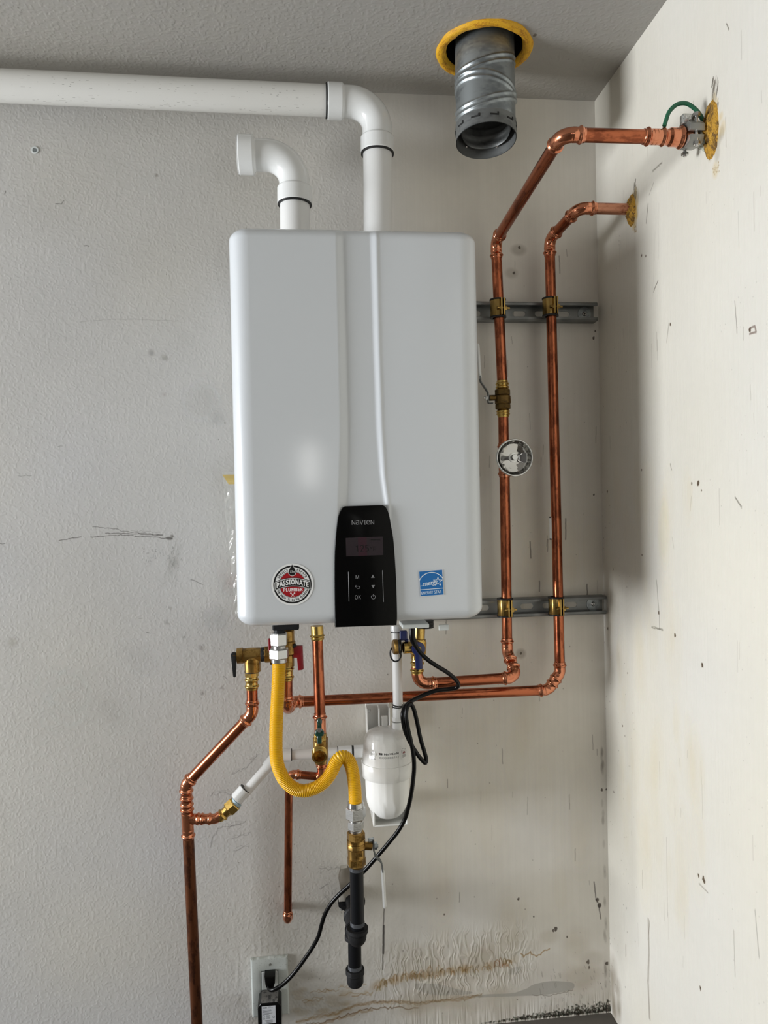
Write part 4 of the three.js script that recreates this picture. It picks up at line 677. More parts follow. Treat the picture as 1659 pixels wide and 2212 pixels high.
// ---------------------------------------------------------------- copper riser B: right wall -> down -> along the wall -> hot valve
{
  const g = thing('copper_riser', 'right copper riser nearest the corner, turning left along the wall at its foot', 'copper pipe', 'copper risers right of the heater');
  const W = V(XR + 0.02, 1.7535, 0.173), C1 = V(0.5591, 1.7571, 0.173), C2 = V(0.5364, 1.734, 0.06), C3 = V(0.5419, 0.7964, 0.06), C4 = V(0.5147, 0.7599, 0.06), C5 = V(-0.0413, 0.7608, 0.06), C6 = V(-0.0457, 0.7601, 0.115), T = V(-0.0443, 0.8264, 0.115);
  W.y = C1.y;
  run(g, [W, C1, C2, C3, C4, C5, C6, T], rp, { leg: 0.036, bend: 0.021, pipeMat: { 0: M.copperDull } });
  const a = V(0.5286, 1.1347, 0.06), b = V(0.5287, 1.0876, 0.06), q = V(-0.0052, 0, 0.0099);
  const strip = part(g, 'label_strip', flatBar(straight(a.clone().add(q), b.clone().add(q), 10), 0.0048, 0.0004, V(-0.5, 0, 0.87)), M.sleeve, 'narrow white printed pipe label');
  for (const e of [a, b]) part(strip, 'label_end', box(0.0042, 0.003, 0.0014, e.clone().add(V(-0.0054, 0, 0.0098)), 0.0003, new THREE.Quaternion().setFromAxisAngle(Y, -0.52)), M.rubber);
  settle(g);
  single('wall_sealant', foamPatch(V(XR, 1.7515, 0.178), 0.0175, 0.032, 301), M.oldFoam, 'small smear of yellow sealant where the right riser enters the wall', 'sealant', 'sealant on the right wall');
  single('wall_sealant', foamPatch(V(0.6679, 1.7638, 0.4727), 0.023, 0.048, 307), M.oldFoam, 'large crusty patch of yellow sealant behind the ground clamp', 'sealant', 'sealant on the right wall');
}

// ---------------------------------------------------------------- ground clamp and green wire at the right wall
{
  const g = thing('ground_clamp', 'weathered aluminium ground clamp on copper at the right wall', 'clamp', 'ground clamps');
  const c = V(0.6444, 1.7651, 0.455), r = 0.0125;
  const jaw = (sgn) => { const s = new THREE.Shape(); s.moveTo(-0.024, 0.004 * sgn); s.lineTo(-0.022, 0.013 * sgn); s.lineTo(-0.012, 0.0185 * sgn); s.lineTo(0.012, 0.0185 * sgn); s.lineTo(0.022, 0.013 * sgn); s.lineTo(0.024, 0.004 * sgn); s.lineTo(0.0128, 0.004 * sgn); for (let k = 0; k <= 10; k++) { const a = lerp(0.28, Math.PI - 0.28, k / 10); s.lineTo(r * Math.cos(a), sgn * r * Math.sin(a)); } s.lineTo(-0.0128, 0.004 * sgn); return toCreasedNormals(new THREE.ExtrudeGeometry(s, { depth: 0.022, bevelEnabled: true, bevelSize: 0.0012, bevelThickness: 0.0012, bevelSegments: 2 }).rotateY(Math.PI / 2).rotateX(0.25).translate(c.x - 0.014, c.y, c.z), 0.5); };
  part(g, 'jaw', jaw(1), M.alu); part(g, 'jaw', jaw(-1), M.alu);
  for (const dz of [-0.019, 0.019]) { const o = V(c.x - 0.002, c.y - 0.026, c.z + dz); part(g, 'bolt', merge([pipeGeo(o, o.clone().add(V(0, 0.05, 0)), 0.0027, 10), hex(o.clone().add(V(0, 0.047, 0)), Y, 0.011, 0.006), hex(o.clone().add(V(0, 0.002, 0)), Y, 0.01, 0.005)]), M.steel); }
  const lug = V(0.6292, 1.7987, 0.462);
  part(g, 'wire_lug', merge([box(0.02, 0.016, 0.012, lug.clone().add(V(0.004, -0.012, 0)), 0.002), hex(lug.clone().add(V(0.0, -0.014, 0.005)), Z, 0.009, 0.008)]), M.alu);
  settle(g);
  const paste = sweep(straight(V(c.x + 0.01, c.y - 0.002, c.z + 0.002), V(XR + 0.002, c.y - 0.004, c.z + 0.004), 40), (s, t) => 0.0138 + 0.006 * (s / t) ** 2 + 0.0022 * noise(s * 260, 3, 331), 26);
  { const p = paste.attributes.position; for (let i = 0; i < p.count; i++) { const k = 0.0022 * (noise(p.getX(i) * 300, p.getY(i) * 260 + 9 * p.getZ(i) * 30, 333) - 0.5); p.setY(i, p.getY(i) + k); p.setZ(i, p.getZ(i) + k); } paste.computeVertexNormals(); }
  single('pipe_sealant', paste, std({ color: 0xffffff, map: mottled([202, 208, 196], [132, 132, 112], 63, 128), roughness: 0.7, bumpMap: fineBump, bumpScale: 0.002 }), 'pale smeared sealant collar between the ground clamp and the right wall', 'sealant', 'sealant on the right wall');
  single('green_wire', sweep(smoothPath([V(0.594, 1.7758, 0.462), V(0.5965, 1.7833, 0.462), V(0.6031, 1.7993, 0.462), V(0.6167, 1.8114, 0.462), V(0.6319, 1.8135, 0.462), V(0.6468, 1.8054, 0.462), V(0.6554, 1.7959, 0.462), V(0.6608, 1.7855, 0.462)], 70), 0.0034, 14), M.greenWire, 'short loop of green ground wire above the clamp', 'wire');
}

// ---------------------------------------------------------------- valves under the heater
{
  // hot side: isolation valve with red handles and a relief valve branch
  const g = thing('hot_service_valve', 'brass service valve with red handles behind the yellow hose', 'valve', 'service valves under the heater');
  const t = V(-0.0423, 0.9198, 0.115), b = V(-0.0445, 0.8189, 0.115);
  part(g, 'body', merge([lathe([[0, 0.0145], [0.02, 0.0145], [0.022, 0.0165], [0.046, 0.0168], [0.05, 0.0135], [0.072, 0.0132]], t, V(0, -1, 0), 28), pipeGeo(V(-0.0434, 0.8694, 0.115), V(-0.0747, 0.8698, 0.115), 0.0152, 24), hex(V(-0.0692, 0.8695, 0.115), V(-1, 0, 0), 0.031, 0.008)]), M.brassDull);
  part(g, 'press_end', pressCoupling(V(-0.0438, 0.8507, 0.115), b, rp), M.brass);
  const st = V(-0.0304, 0.8716, 0.115);
  part(g, 'handle_stem', merge([pipeGeo(V(-0.0359, 0.8719, 0.115), V(-0.0248, 0.8714, 0.115), 0.006, 14), box(0.012, 0.006, 0.006, V(-0.0298, 0.8894, 0.125), 0.001, new THREE.Quaternion().setFromAxisAngle(Z, 0.5))]), M.blackLever);
  const s = new THREE.Shape([[-0.0308, 0.8903], [-0.0114, 0.8896], [-0.0105, 0.8438], [-0.0129, 0.8411], [-0.0217, 0.8405], [-0.0235, 0.8658], [-0.0313, 0.8666]].map(([x, y]) => new THREE.Vector2(x, y)));
  part(g, 'handle', toCreasedNormals(new THREE.ExtrudeGeometry(s, { depth: 0.009, bevelEnabled: true, bevelSize: 0.0008, bevelThickness: 0.0008, bevelSegments: 2, bevelOffset: -0.0008 }).translate(0, 0, 0.116), 0.4), M.red, 'red lever handle on the right');
  part(g, 'handle', box(0.006, 0.026, 0.008, V(-0.0767, 0.895, 0.13), 0.002), M.red, 'small red handle on the left');
  settle(g);
  const h = thing('relief_valve', 'brass relief valve tee with a grey test lever left of the hose', 'valve');
  const c = V(-0.1123, 0.8732, 0.115), e0 = V(-0.1425, 0.8726, 0.115), e1 = V(-0.0976, 0.8735, 0.115), o = V(-0.1141, 0.8435, 0.115), ax = e1.clone().sub(e0).normalize();
  part(h, 'body', merge([lathe([[0, 0], [0, 0.0155], [0.012, 0.0158], [0.013, 0.0142], [0.03, 0.0148], [0.044, 0.0142], [0.05, 0.0135]], e0, ax, 28), lathe([[0, 0.0135], [0.012, 0.0165], [0.014, 0.0162], [0.033, 0.016], [0.033, 0.01]], c, V(0, -1, 0), 28)]), M.brassDull);
  part(h, 'thread_seal', lathe([[0, 0.0125], [0.004, 0.0142], [0.011, 0.0142], [0.014, 0.0125]], V(-0.0986, 0.8734, 0.115), ax, 28), M.castIron, 'blackened thread seal');
  part(h, 'union_nut', hex(V(-0.0885, 0.8729, 0.115), ax, 0.0305, 0.014, 8), M.brassDull);
  part(h, 'gasket', lathe([[0, 0], [0, 0.0142], [0.005, 0.0142], [0.005, 0]], V(-0.1143, 0.8435, 0.115), V(0, -1, 0)), M.rubber);
  part(h, 'adapter', merge([hex(V(-0.1144, 0.8389, 0.115), V(0, -1, 0), 0.0255, 0.009, 8), pressCoupling(V(-0.1144, 0.8314, 0.115), V(-0.1143, 0.8035, 0.115), rp)]), M.brass);
  const lv = new THREE.Shape(); lv.absarc(0, 0, 0.0048, 0, Math.PI, false); lv.lineTo(-0.002, -0.043); lv.quadraticCurveTo(0, -0.045, 0.002, -0.043); lv.lineTo(0.0048, 0);
  const lp = V(-0.1488, 0.8757, 0.115);
  part(h, 'test_lever', toCreasedNormals(new THREE.ExtrudeGeometry(lv, { depth: 0.007, bevelEnabled: true, bevelSize: 0.0007, bevelThickness: 0.0007, bevelSegments: 2 }).rotateZ(0.02).translate(lp.x, lp.y, lp.z - 0.002), 0.5), M.blackLever, 'dark grey tapering test lever');
  part(h, 'lever_pin', pipeGeo(V(-0.1504, 0.8754, 0.118), V(-0.1404, 0.8741, 0.118), 0.0028, 12), M.brassDull);
  settle(h);
}
{
  const g = thing('cold_service_valve', 'brass service valve with two blue handles right of the white drain pipe', 'valve', 'service valves under the heater');
  const t = V(0.2267, 0.9151, 0.115), b = V(0.2206, 0.8297, 0.115), d = b.clone().sub(t).normalize(), L = t.distanceTo(b);
  part(g, 'body', merge([lathe([[0, 0.0125], [0.022, 0.0125], [0.023, 0.0148], [0.03, 0.0168], [0.052, 0.0168], [0.057, 0.0142], [0.064, 0.0142], [0.066, 0.0118], [0.07, 0.0118]], t, d, 28), lathe([[0, 0.0118], [0.03, 0.0122], [0.03, 0.01]], V(0.2221, 0.8764, 0.118), V(-1, 0.01, 0.12).normalize(), 24)]), M.brass);
  part(g, 'press_end', pressCoupling(V(0.2217, 0.8506, 0.115), V(0.2204, 0.8202, 0.115), rp), M.brass);
  part(g, 'drain_cap', lathe([[0, 0], [0.0, 0.0142], [0.002, 0.0152], [0.009, 0.0152], [0.0105, 0.014], [0.0105, 0]], V(0.1812, 0.8798, 0.125), V(-1, 0.01, 0.12).normalize(), 20), M.brassDull, 'brass drain cap');
  part(g, 'cap_strap', merge([sweep(smoothPath([V(0.1817, 0.893, 0.13), V(0.1822, 0.8873, 0.14), V(0.182, 0.8761, 0.14), V(0.1858, 0.8618, 0.13), V(0.1806, 0.8516, 0.125), V(0.173, 0.8505, 0.125), V(0.1665, 0.8578, 0.125), V(0.1648, 0.8683, 0.125), V(0.1679, 0.8785, 0.125)], 60), 0.0017, 10), new THREE.TorusGeometry(0.0143, 0.0014, 10, 36).rotateY(Math.PI / 2 + 0.12).translate(V(0.1845, 0.8797, 0.125).x, V(0.1845, 0.8797, 0.125).y, 0.125)]), M.rubber);
  part(g, 'handle', merge([box(0.0155, 0.02, 0.012, V(0.1929, 0.902, 0.122), 0.003), box(0.008, 0.006, 0.009, V(0.1989, 0.8918, 0.122), 0.002)]), M.blue, 'upper blue handle');
  const s = new THREE.Shape(); s.absarc(0, 0, 0.0125, -0.9, Math.PI + 0.7, false); s.lineTo(-0.0065, -0.013); s.lineTo(-0.0065, -0.038); s.quadraticCurveTo(-0.006, -0.041, 0, -0.041); s.quadraticCurveTo(0.0055, -0.041, 0.0055, -0.038); s.lineTo(0.0055, -0.012);
  const hp = V(0.2204, 0.8773, 0.145);
  part(g, 'handle', toCreasedNormals(new THREE.ExtrudeGeometry(s, { depth: 0.007, bevelEnabled: true, bevelSize: 0.001, bevelThickness: 0.001, bevelSegments: 2 }).rotateZ(0.02).translate(hp.x, hp.y, hp.z - 0.008), 0.5), M.blue, 'lower blue lever handle');
  part(g, 'handle_stem', pipeGeo(V(hp.x, hp.y, 0.118), V(hp.x, hp.y, 0.147), 0.005, 14), M.brass);
  settle(g);
}

// ---------------------------------------------------------------- relief drain line on the left, tee and old brown pipe
{
  const g = thing('copper_drain_line', 'copper drain line slanting left from the relief valve to an old brown pipe', 'copper pipe');
  const A = V(-0.1144, 0.8091, 0.115), C1 = V(-0.1145, 0.756, 0.115), C2 = V(-0.2545, 0.6069, 0.075), teeA = V(-0.2549, 0.5603, 0.07), teeB = V(-0.254, 0.4904, 0.065), branch = V(-0.2253, 0.5317, 0.07);
  run(g, [A, C1, C2, teeA.clone().add(V(0, 0.006, 0))], rp, { leg: 0.037, bend: 0.022 });
  const mid = V(-0.2547, 0.5332, 0.069), dn = teeB.clone().sub(teeA).normalize();
  part(g, 'coupling', pressCoupling(V(-0.2546, 0.5844, 0.073), V(-0.2549, 0.5565, 0.07), rp * 0.98), M.copperFitting);
  part(g, 'tee', merge([pressCoupling(teeA, teeB, rp), sweep(straight(mid, branch, 50), (s, t) => pressR(0.0098)(Math.max(t - s, 0), 1), 24)]), M.copperFitting);
  const foot = V(-0.2463, 0.1027, 0.06), dir = foot.clone().sub(teeB).normalize(), k = (teeB.y - 0.0) / -dir.y;
  part(g, 'old_pipe', pipeGeo(teeB.clone().addScaledVector(dir, -0.012), teeB.clone().addScaledVector(dir, k), rp * 1.04), M.copperBrown, 'old dark brown tarnished pipe');
  settle(g);

  // white condensate drain to that tee
  const h = thing('condensate_drain_pipe', 'thin white plastic drain pipe behind the yellow hose, slanting to the copper tee', 'pipe');
  const S = V(0.1179, 0.6479, 0.055), W1 = V(-0.0689, 0.6486, 0.055), E = V(-0.1542, 0.5608, 0.068), d0 = S.clone().sub(W1).normalize(), d1 = E.clone().sub(W1).normalize(), r = 0.0105;
  part(h, 'level_pipe', pipeGeo(W1.clone().addScaledVector(d0, 0.02), S, r), M.pvc);
  part(h, 'slanted_pipe', pipeGeo(W1.clone().addScaledVector(d1, 0.02), E.clone().addScaledVector(d1, -0.018), r), M.pvc);
  const e = part(h, 'elbow', sweep(fillet([W1.clone().addScaledVector(d0, 0.028), W1, W1.clone().addScaledVector(d1, 0.032)], 0.03, 0.001), 0.0133, 24), M.pvcMoulded);
  const ring = (p, d, rr = 0.0108) => lathe([[-0.001, 0.006], [-0.001, rr], [0.001, rr], [0.001, 0.006]], p, d, 24);
  part(e, 'seal_ring', ring(W1.clone().addScaledVector(d0, 0.0285), d0, 0.0128), M.rubber);
  const cp = part(h, 'coupling', lathe([[0, 0], [0, 0.0128], [0.0005, 0.0133], [0.029, 0.0133], [0.029, 0]], V(0.0864, 0.6477, 0.055).clone(), d0.clone().negate(), 28), M.pvcMoulded);
  part(cp, 'seal_ring', ring(V(0.057, 0.6478, 0.055), d0, 0.0125), M.rubber); part(cp, 'seal_ring', lathe([[0, 0.006], [0, 0.0132], [0.004, 0.0132], [0.004, 0.006]], V(0.0864, 0.6477, 0.055), d0, 24), M.iron);
  part(h, 'coupling', lathe([[0, 0], [0, 0.0133], [0.03, 0.0133], [0.03, 0]], V(0.0903, 0.6476, 0.055), d0, 28), M.pvcMoulded);
  const ad = part(h, 'adapter', lathe([[0, 0], [0, 0.0128], [0.001, 0.0136], [0.026, 0.0138], [0.027, 0.0128], [0.027, 0]], V(-0.1362, 0.5867, 0.067), d1, 28), M.pvcMoulded);
  part(ad, 'seal_ring', ring(V(-0.1362, 0.5867, 0.067), d1, 0.0129), M.rubber);
  part(h, 'thread_paste', lathe([[0, 0], [0, 0.0122], [0.005, 0.0118], [0.005, 0]], V(-0.1536, 0.5626, 0.069), d1, 24), M.cyan, 'pale blue thread paste');
  const n0 = V(-0.1565, 0.5594, 0.069), brassEnd = V(-0.186, 0.5349, 0.07), d2 = brassEnd.clone().sub(n0).normalize();
  part(h, 'brass_nut', merge([hex(n0, d2, 0.0285, 0.019, 6, 0.3), lathe([[0.018, 0.0115], [0.03, 0.0105], [0.034, 0.0135], [0.038, 0.0105], [0.045, 0.0095], [0.045, 0]], n0, d2, 24)]), M.brass);
  const corner = V(-0.1974, 0.5299, 0.07), b0 = V(-0.2291, 0.532, 0.07);
  part(h, 'copper_elbow', sweep(fillet([b0, corner, V(-0.1831, 0.539, 0.07)], 0.02, 0.0008), (s, t) => pressR(0.0094)(Math.min(Math.abs(s - 0.012), 0.1), 1), 24), M.copperFitting, 'small copper elbow into the tee');
  settle(h);
}

// ---------------------------------------------------------------- outlet line under the panel, boiler drain, thin pipe into the wall
{
  const g = thing('copper_outlet_pipe', 'upright copper pipe under the heater, with brass top, behind the yellow hose', 'copper pipe');
  const T = V(0.018, 0.9231, 0.115), B = V(0.0203, 0.7389, 0.115), d = B.clone().sub(T).normalize();
  part(g, 'pipe', pipeGeo(T.clone(), B, rp), M.copper);
  part(g, 'brass_top', sweep(straight(V(0.0179, 0.9268, 0.115), V(0.0186, 0.8987, 0.115), 50), (s) => 0.0128 + 0.0026 * Math.exp(-(((s - 0.02) / 0.0016) ** 2)) + 0.0012 * Math.exp(-(((s - 0.025) / 0.0015) ** 2)), 24), M.brass);
  part(g, 'coupling', sweep(straight(V(0.02, 0.7493, 0.115), V(0.02, 0.7013, 0.115), 60), (s) => 0.0121 + 0.003 * Math.exp(-(((s - 0.0075) / 0.0022) ** 2)), 24), M.copperFitting);
  settle(g);
  const h = thing('boiler_drain_valve', 'brass drain valve with a dark green handle and open threaded spout', 'valve');
  const c = V(0.0189, 0.675, 0.115);
  const sd = V(-0.02, -0.3, 0.95).normalize(), o = V(0.0168, 0.6712, 0.148).addScaledVector(sd, -0.0215);
  part(h, 'body', merge([lathe([[0, 0.0122], [0.004, 0.0138], [0.01, 0.0122], [0.018, 0.015], [0.048, 0.0155], [0.058, 0.0128], [0.062, 0.0122]], V(0.0201, 0.7098, 0.115), V(0, -1, 0), 28), hex(V(0.02, 0.7013, 0.115), V(0, -1, 0), 0.028, 0.01, 8)]), M.brassDull);
  const th = [[0, 0.0128]]; for (let k = 0; k < 14; k++) th.push([0.004 + k * 0.0012, 0.0138 + (k % 2) * 0.0013]);
  part(h, 'spout', lathe([...th, [0.0215, 0.0146], [0.0215, 0.0108], [0.004, 0.0102], [0.003, 0]], o, sd, 32), M.brass, 'open threaded hose spout');
  part(h, 'handle', merge([flatBar(smoothPath([V(0.0183, 0.7441, 0.152), V(0.0181, 0.7325, 0.15), V(0.0179, 0.7203, 0.146)], 12), 0.0085, 0.004), lathe([[-0.004, 0], [-0.004, 0.0085], [0.002, 0.0095], [0.004, 0.007], [0.004, 0]], V(0.0179, 0.7193, 0.146), Z, 24), flatBar(smoothPath([V(0.0179, 0.7184, 0.146), V(0.0176, 0.7102, 0.149), V(0.0174, 0.6995, 0.15)], 12), 0.009, 0.004), new THREE.SphereGeometry(0.006, 14, 10).scale(0.9, 1.25, 0.6).translate(V(0.0183, 0.7432, 0.152).x, V(0.0183, 0.7432, 0.152).y, 0.152)]), M.green, 'dark green butterfly handle');
  part(h, 'handle_screw', lathe([[0, 0], [0, 0.005], [0.002, 0.0045], [0.0026, 0]], V(0.0179, 0.7264, 0.151), Z, 16), M.steel);
  part(h, 'bonnet', merge([pipeGeo(V(0.0189, 0.6976, 0.115), V(0.0179, 0.7184, 0.146), 0.0085, 20), hex(V(0.0188, 0.7045, 0.128), V(0, 0.3, 1).normalize(), 0.022, 0.006)]), M.brass);
  settle(h);
  const k = thing('thin_copper_pipe', 'thin copper pipe from the drain valve down into an elbow at the wall', 'copper pipe');
  const R0 = V(0.0217, 0.6513, 0.115), K1 = V(0.0229, 0.6191, 0.112), K2 = V(-0.0453, 0.6249, 0.1), K3 = V(-0.0556, 0.3024, 0.062), K4 = V(K3.x, K3.y, -0.02), rt = 0.0081;
  part(k, 'reducer', sweep(straight(R0, V(0.0222, 0.6289, 0.113), 40), (s) => 0.0098 + 0.0026 * Math.exp(-(((s - 0.009) / 0.0022) ** 2)), 22), M.copperFitting);
  run(k, [V(0.0221, 0.6416, 0.114), K1, K2, K3, K4], rt, { leg: 0.026, bend: 0.013, legs: { 3: 0.024 } });
  settle(k);
}

// ---------------------------------------------------------------- yellow gas hose, gas valve, black iron pipe
{
  const g = thing('gas_hose', 'bright yellow corrugated gas hose looping below the heater', 'hose');
  const pts = [V(-0.0564, 0.8764, 0.2), V(-0.0566, 0.8658, 0.2), V(-0.0599, 0.8131, 0.2), V(-0.0637, 0.7604, 0.2), V(-0.0655, 0.7164, 0.2), V(-0.0648, 0.6899, 0.2), V(-0.0605, 0.6702, 0.2), V(-0.0504, 0.6493, 0.2), V(-0.0359, 0.6343, 0.2), V(-0.0185, 0.627, 0.2), V(0, 0.6286, 0.2), V(0.0168, 0.6355, 0.2), V(0.0303, 0.6472, 0.2), V(0.0404, 0.6626, 0.2), V(0.0469, 0.6764, 0.2), V(0.0542, 0.6854, 0.2), V(0.0623, 0.6865, 0.198), V(0.0703, 0.6809, 0.196), V(0.0763, 0.6685, 0.195), V(0.0805, 0.6479, 0.193), V(0.0831, 0.6204, 0.192), V(0.0837, 0.5989, 0.19), V(0.0839, 0.5863, 0.19)];
  const path = smoothPath(pts, 1700), pitch = 0.0032;
  part(g, 'corrugated_tube', sweep(path, (s) => 0.0112 + 0.0017 * Math.pow(0.5 + 0.5 * Math.cos(s / pitch * 2 * Math.PI), 0.6), 26), M.hose);
  const down = V(0, -1, 0), t0 = V(-0.0552, 0.9301, 0.2);
  part(g, 'adapter_nut', merge([hex(t0, down, 0.0288, 0.0245, 6, 0.1), lathe([[0.0235, 0.012], [0.0315, 0.012]], t0, down)]), M.nickel, 'upper nickel adapter nut');
  part(g, 'flare_nut', merge([hex(V(-0.0559, 0.9006, 0.2), down, 0.0332, 0.0192, 6, 0.1), lathe([[0, 0.0148], [0.0, 0.0152], [0.0075, 0.0148], [0.0085, 0.0138], [0.0085, 0.012]], V(-0.0563, 0.8821, 0.2), down)]), M.nickel, 'upper flare nut');
  const n1 = V(0.084, 0.5944, 0.19);
  part(g, 'flare_nut', merge([lathe([[-0.001, 0.0125], [-0.001, 0.0152], [0.008, 0.016], [0.0095, 0.0178]], n1, down), hex(n1.clone().add(V(0, -0.008, 0)), down, 0.034, 0.024, 6, 0.35)]), M.nickel, 'lower flare nut');
  const n2 = V(0.0837, 0.5629, 0.19);
  part(g, 'adapter_nut', merge([lathe([[0, 0.0125], [0.008, 0.0125]], n2, down), hex(n2.clone().add(V(0, -0.0055, 0)), down, 0.0272, 0.0155, 6, 0.35), lathe([[0.019, 0.0125], [0.03, 0.0122], [0.03, 0]], n2, down)]), M.nickel, 'lower adapter nut');
  settle(g);
  const v = thing('gas_shutoff_valve', 'yellow brass gas shutoff valve with a hanging lever below the hose', 'valve', 'lever ball valves');
  const v0 = V(0.0836, 0.5378, 0.19);
  part(v, 'body', merge([hex(v0, down, 0.0325, 0.0195, 8, 0.2), lathe([[0.013, 0.0155], [0.0145, 0.0178], [0.021, 0.018], [0.0222, 0.0172], [0.0245, 0.0182], [0.031, 0.0182], [0.033, 0.017], [0.046, 0.0168], [0.05, 0.0172]], v0, down, 32), hex(v0.clone().add(V(0, -0.048, 0)), down, 0.033, 0.018, 8, 0.2), lathe([[0.064, 0.0155], [0.0695, 0.0135]], v0, down, 28), pipeGeo(V(0.0975, 0.5089, 0.19), V(0.1146, 0.5072, 0.19), 0.0078, 20)]), M.brassDull);
  part(v, 'stamped_panel', merge([box(0.013, 0.012, 0.002, v0.clone().add(V(-0.006, -0.056, 0.0165)), 0.0006), box(0.014, 0.008, 0.002, v0.clone().add(V(0.004, -0.0385, 0.0165)), 0.0006)]), M.brassDull);
  part(v, 'stem_nut', merge([hex(V(0.1182, 0.5074, 0.19), X, 0.0125, 0.006), pipeGeo(V(0.1182, 0.5074, 0.19), V(0.1263, 0.5069, 0.19), 0.0036, 12), hex(V(0.1067, 0.5186, 0.19), X, 0.008, 0.011)]), M.galv);
  part(v, 'lever', flatBar(smoothPath([V(0.1167, 0.5211, 0.19), V(0.1173, 0.5093, 0.19), V(0.118, 0.4957, 0.19), V(0.1223, 0.4855, 0.19), V(0.1302, 0.4768, 0.19), V(0.1328, 0.4694, 0.19), V(0.1339, 0.4566, 0.19)], 60), 0.013, 0.003, X), M.galvDark);
  part(v, 'grip_sleeve', sweep(smoothPath([V(0.1335, 0.4603, 0.19), V(0.1348, 0.4357, 0.19), V(0.1359, 0.404, 0.19), V(0.1367, 0.384, 0.19)], 24), (s, t) => 0.0036 * Math.min(1, 0.6 + s / 0.004, 0.5 + (t - s) / 0.006), 14), M.sleeve, 'white plastic lever sleeve');
  settle(v);

  const k = thing('black_gas_pipe', 'black iron gas pipe assembly with elbow, drip leg and cap', 'gas pipe');
  const a = V(0.0832, 0.472, 0.19), b = V(0.0828, 0.3431, 0.19), dn = b.clone().sub(a).normalize(), tee = V(V(0.0799, 0.3108, 0.135).x, V(0.084, 0.3239, 0.16).y, 0.128);
  part(k, 'nipple', pipeGeo(a, b, 0.0134, 32), M.iron);
  for (const p of [V(0.0833, 0.4702, 0.19), V(0.0829, 0.363, 0.19)]) part(k, 'thread_tape', lathe([[0, 0.0132], ...Array.from({ length: 11 }, (_, i) => [i * 0.00075, 0.0136 + (i % 2) * 0.0005]), [0.0076, 0.0132]], p, dn), M.sealTape);
  const ec = V(b.x, tee.y, 0.19), back = tee.clone().sub(ec).normalize();
  part(k, 'elbow', merge([sweep(fillet([ec.clone().add(V(0, 0.026, 0)), ec, ec.clone().addScaledVector(back, 0.036)], 0.02, 0.001), (s, t) => { const d = Math.min(s, t - s); return 0.0176 + 0.0028 * (1 - sstep(0.007, 0.0085, d)); }, 32), lathe([[0, 0.0135], [0.0002, 0.02], [0.001, 0.0206]], ec.clone().add(V(0, 0.026, 0)), Y)]), M.castIron);
  part(k, 'tee', merge([sweep(straight(tee.clone().add(V(0, 0.0, 0.026)), tee.clone().add(V(0, 0, -0.03)), 40), (s, t) => 0.0176 + 0.0028 * (1 - sstep(0.007, 0.0085, Math.min(s, t - s))), 32), sweep(straight(tee, tee.clone().add(V(0, -0.03, 0)), 24), (s, t) => 0.0172 + 0.0028 * (1 - sstep(0.007, 0.0085, t - s)), 32)]), M.castIron);
  const d1 = tee.clone().add(V(0, -0.02, 0)), d2 = V(tee.x - 0.0005, V(0.0768, 0.2308, 0.128).y, tee.z);
  part(k, 'drip_leg', pipeGeo(d1, d2, 0.0134, 32), M.iron);
  part(k, 'thread_tape', lathe([[0, 0.0132], ...Array.from({ length: 13 }, (_, i) => [i * 0.00075, 0.0136 + (i % 2) * 0.0005]), [0.0091, 0.0132]], d2, Y), M.sealTape);
  part(k, 'cap', lathe([[0.002, 0.0138], [0.002, 0.0185], [-0.001, 0.0192], [-0.008, 0.019], [-0.01, 0.0172], [-0.026, 0.0168], [-0.031, 0.0145], [-0.033, 0.009], [-0.0335, 0]], d2, Y, 32), M.castIron);
  part(k, 'wall_stub', pipeGeo(tee.clone().add(V(0, 0, -0.02)), V(tee.x, tee.y, -0.02), 0.0134, 28), M.iron);
  settle(k);

  // paint-spattered clamp on the stub, by the wall
  const m = thing('ground_clamp', 'paint-spattered old clamp at the wall behind the black gas pipe', 'clamp', 'ground clamps');
  const q = V(tee.x, tee.y, 0.03);
  const painted = std({ color: 0xffffff, map: mottled([205, 202, 194], [112, 104, 92], 61, 128), roughness: 0.75, bumpMap: fineBump, bumpScale: 0.004 });
  const jaw = new THREE.Shape([[-0.026, 0.0], [-0.024, 0.012], [-0.022, 0.022], [-0.026, 0.05], [-0.021, 0.07], [-0.008, 0.071], [0.002, 0.056], [0.012, 0.022], [0.024, 0.012], [0.026, 0.0], [0.0145, 0], [0.0125, 0.0075], [0.007, 0.0125], [0, 0.0145], [-0.007, 0.0125], [-0.0125, 0.0075], [-0.0145, 0]].map(([x, y]) => new THREE.Vector2(x, y)));
  part(m, 'upper_jaw', toCreasedNormals(new THREE.ExtrudeGeometry(jaw, { depth: 0.012, bevelEnabled: true, bevelSize: 0.001, bevelThickness: 0.001, bevelSegments: 2 }).translate(q.x, q.y + 0.001, q.z), 0.5), painted, 'upper jaw and strap smeared with white paint');
  const low = new THREE.Shape([[-0.028, -0.002], [-0.027, -0.01], [-0.014, -0.02], [0.014, -0.02], [0.027, -0.01], [0.028, -0.002], [0.0145, -0.002], [0.0115, -0.0095], [0.006, -0.0135], [0, -0.0145], [-0.006, -0.0135], [-0.0115, -0.0095], [-0.0145, -0.002]].map(([x, y]) => new THREE.Vector2(x, y)));
  part(m, 'lower_jaw', toCreasedNormals(new THREE.ExtrudeGeometry(low, { depth: 0.013, bevelEnabled: true, bevelSize: 0.001, bevelThickness: 0.001, bevelSegments: 2 }).translate(q.x, q.y, q.z), 0.5), M.castIron);
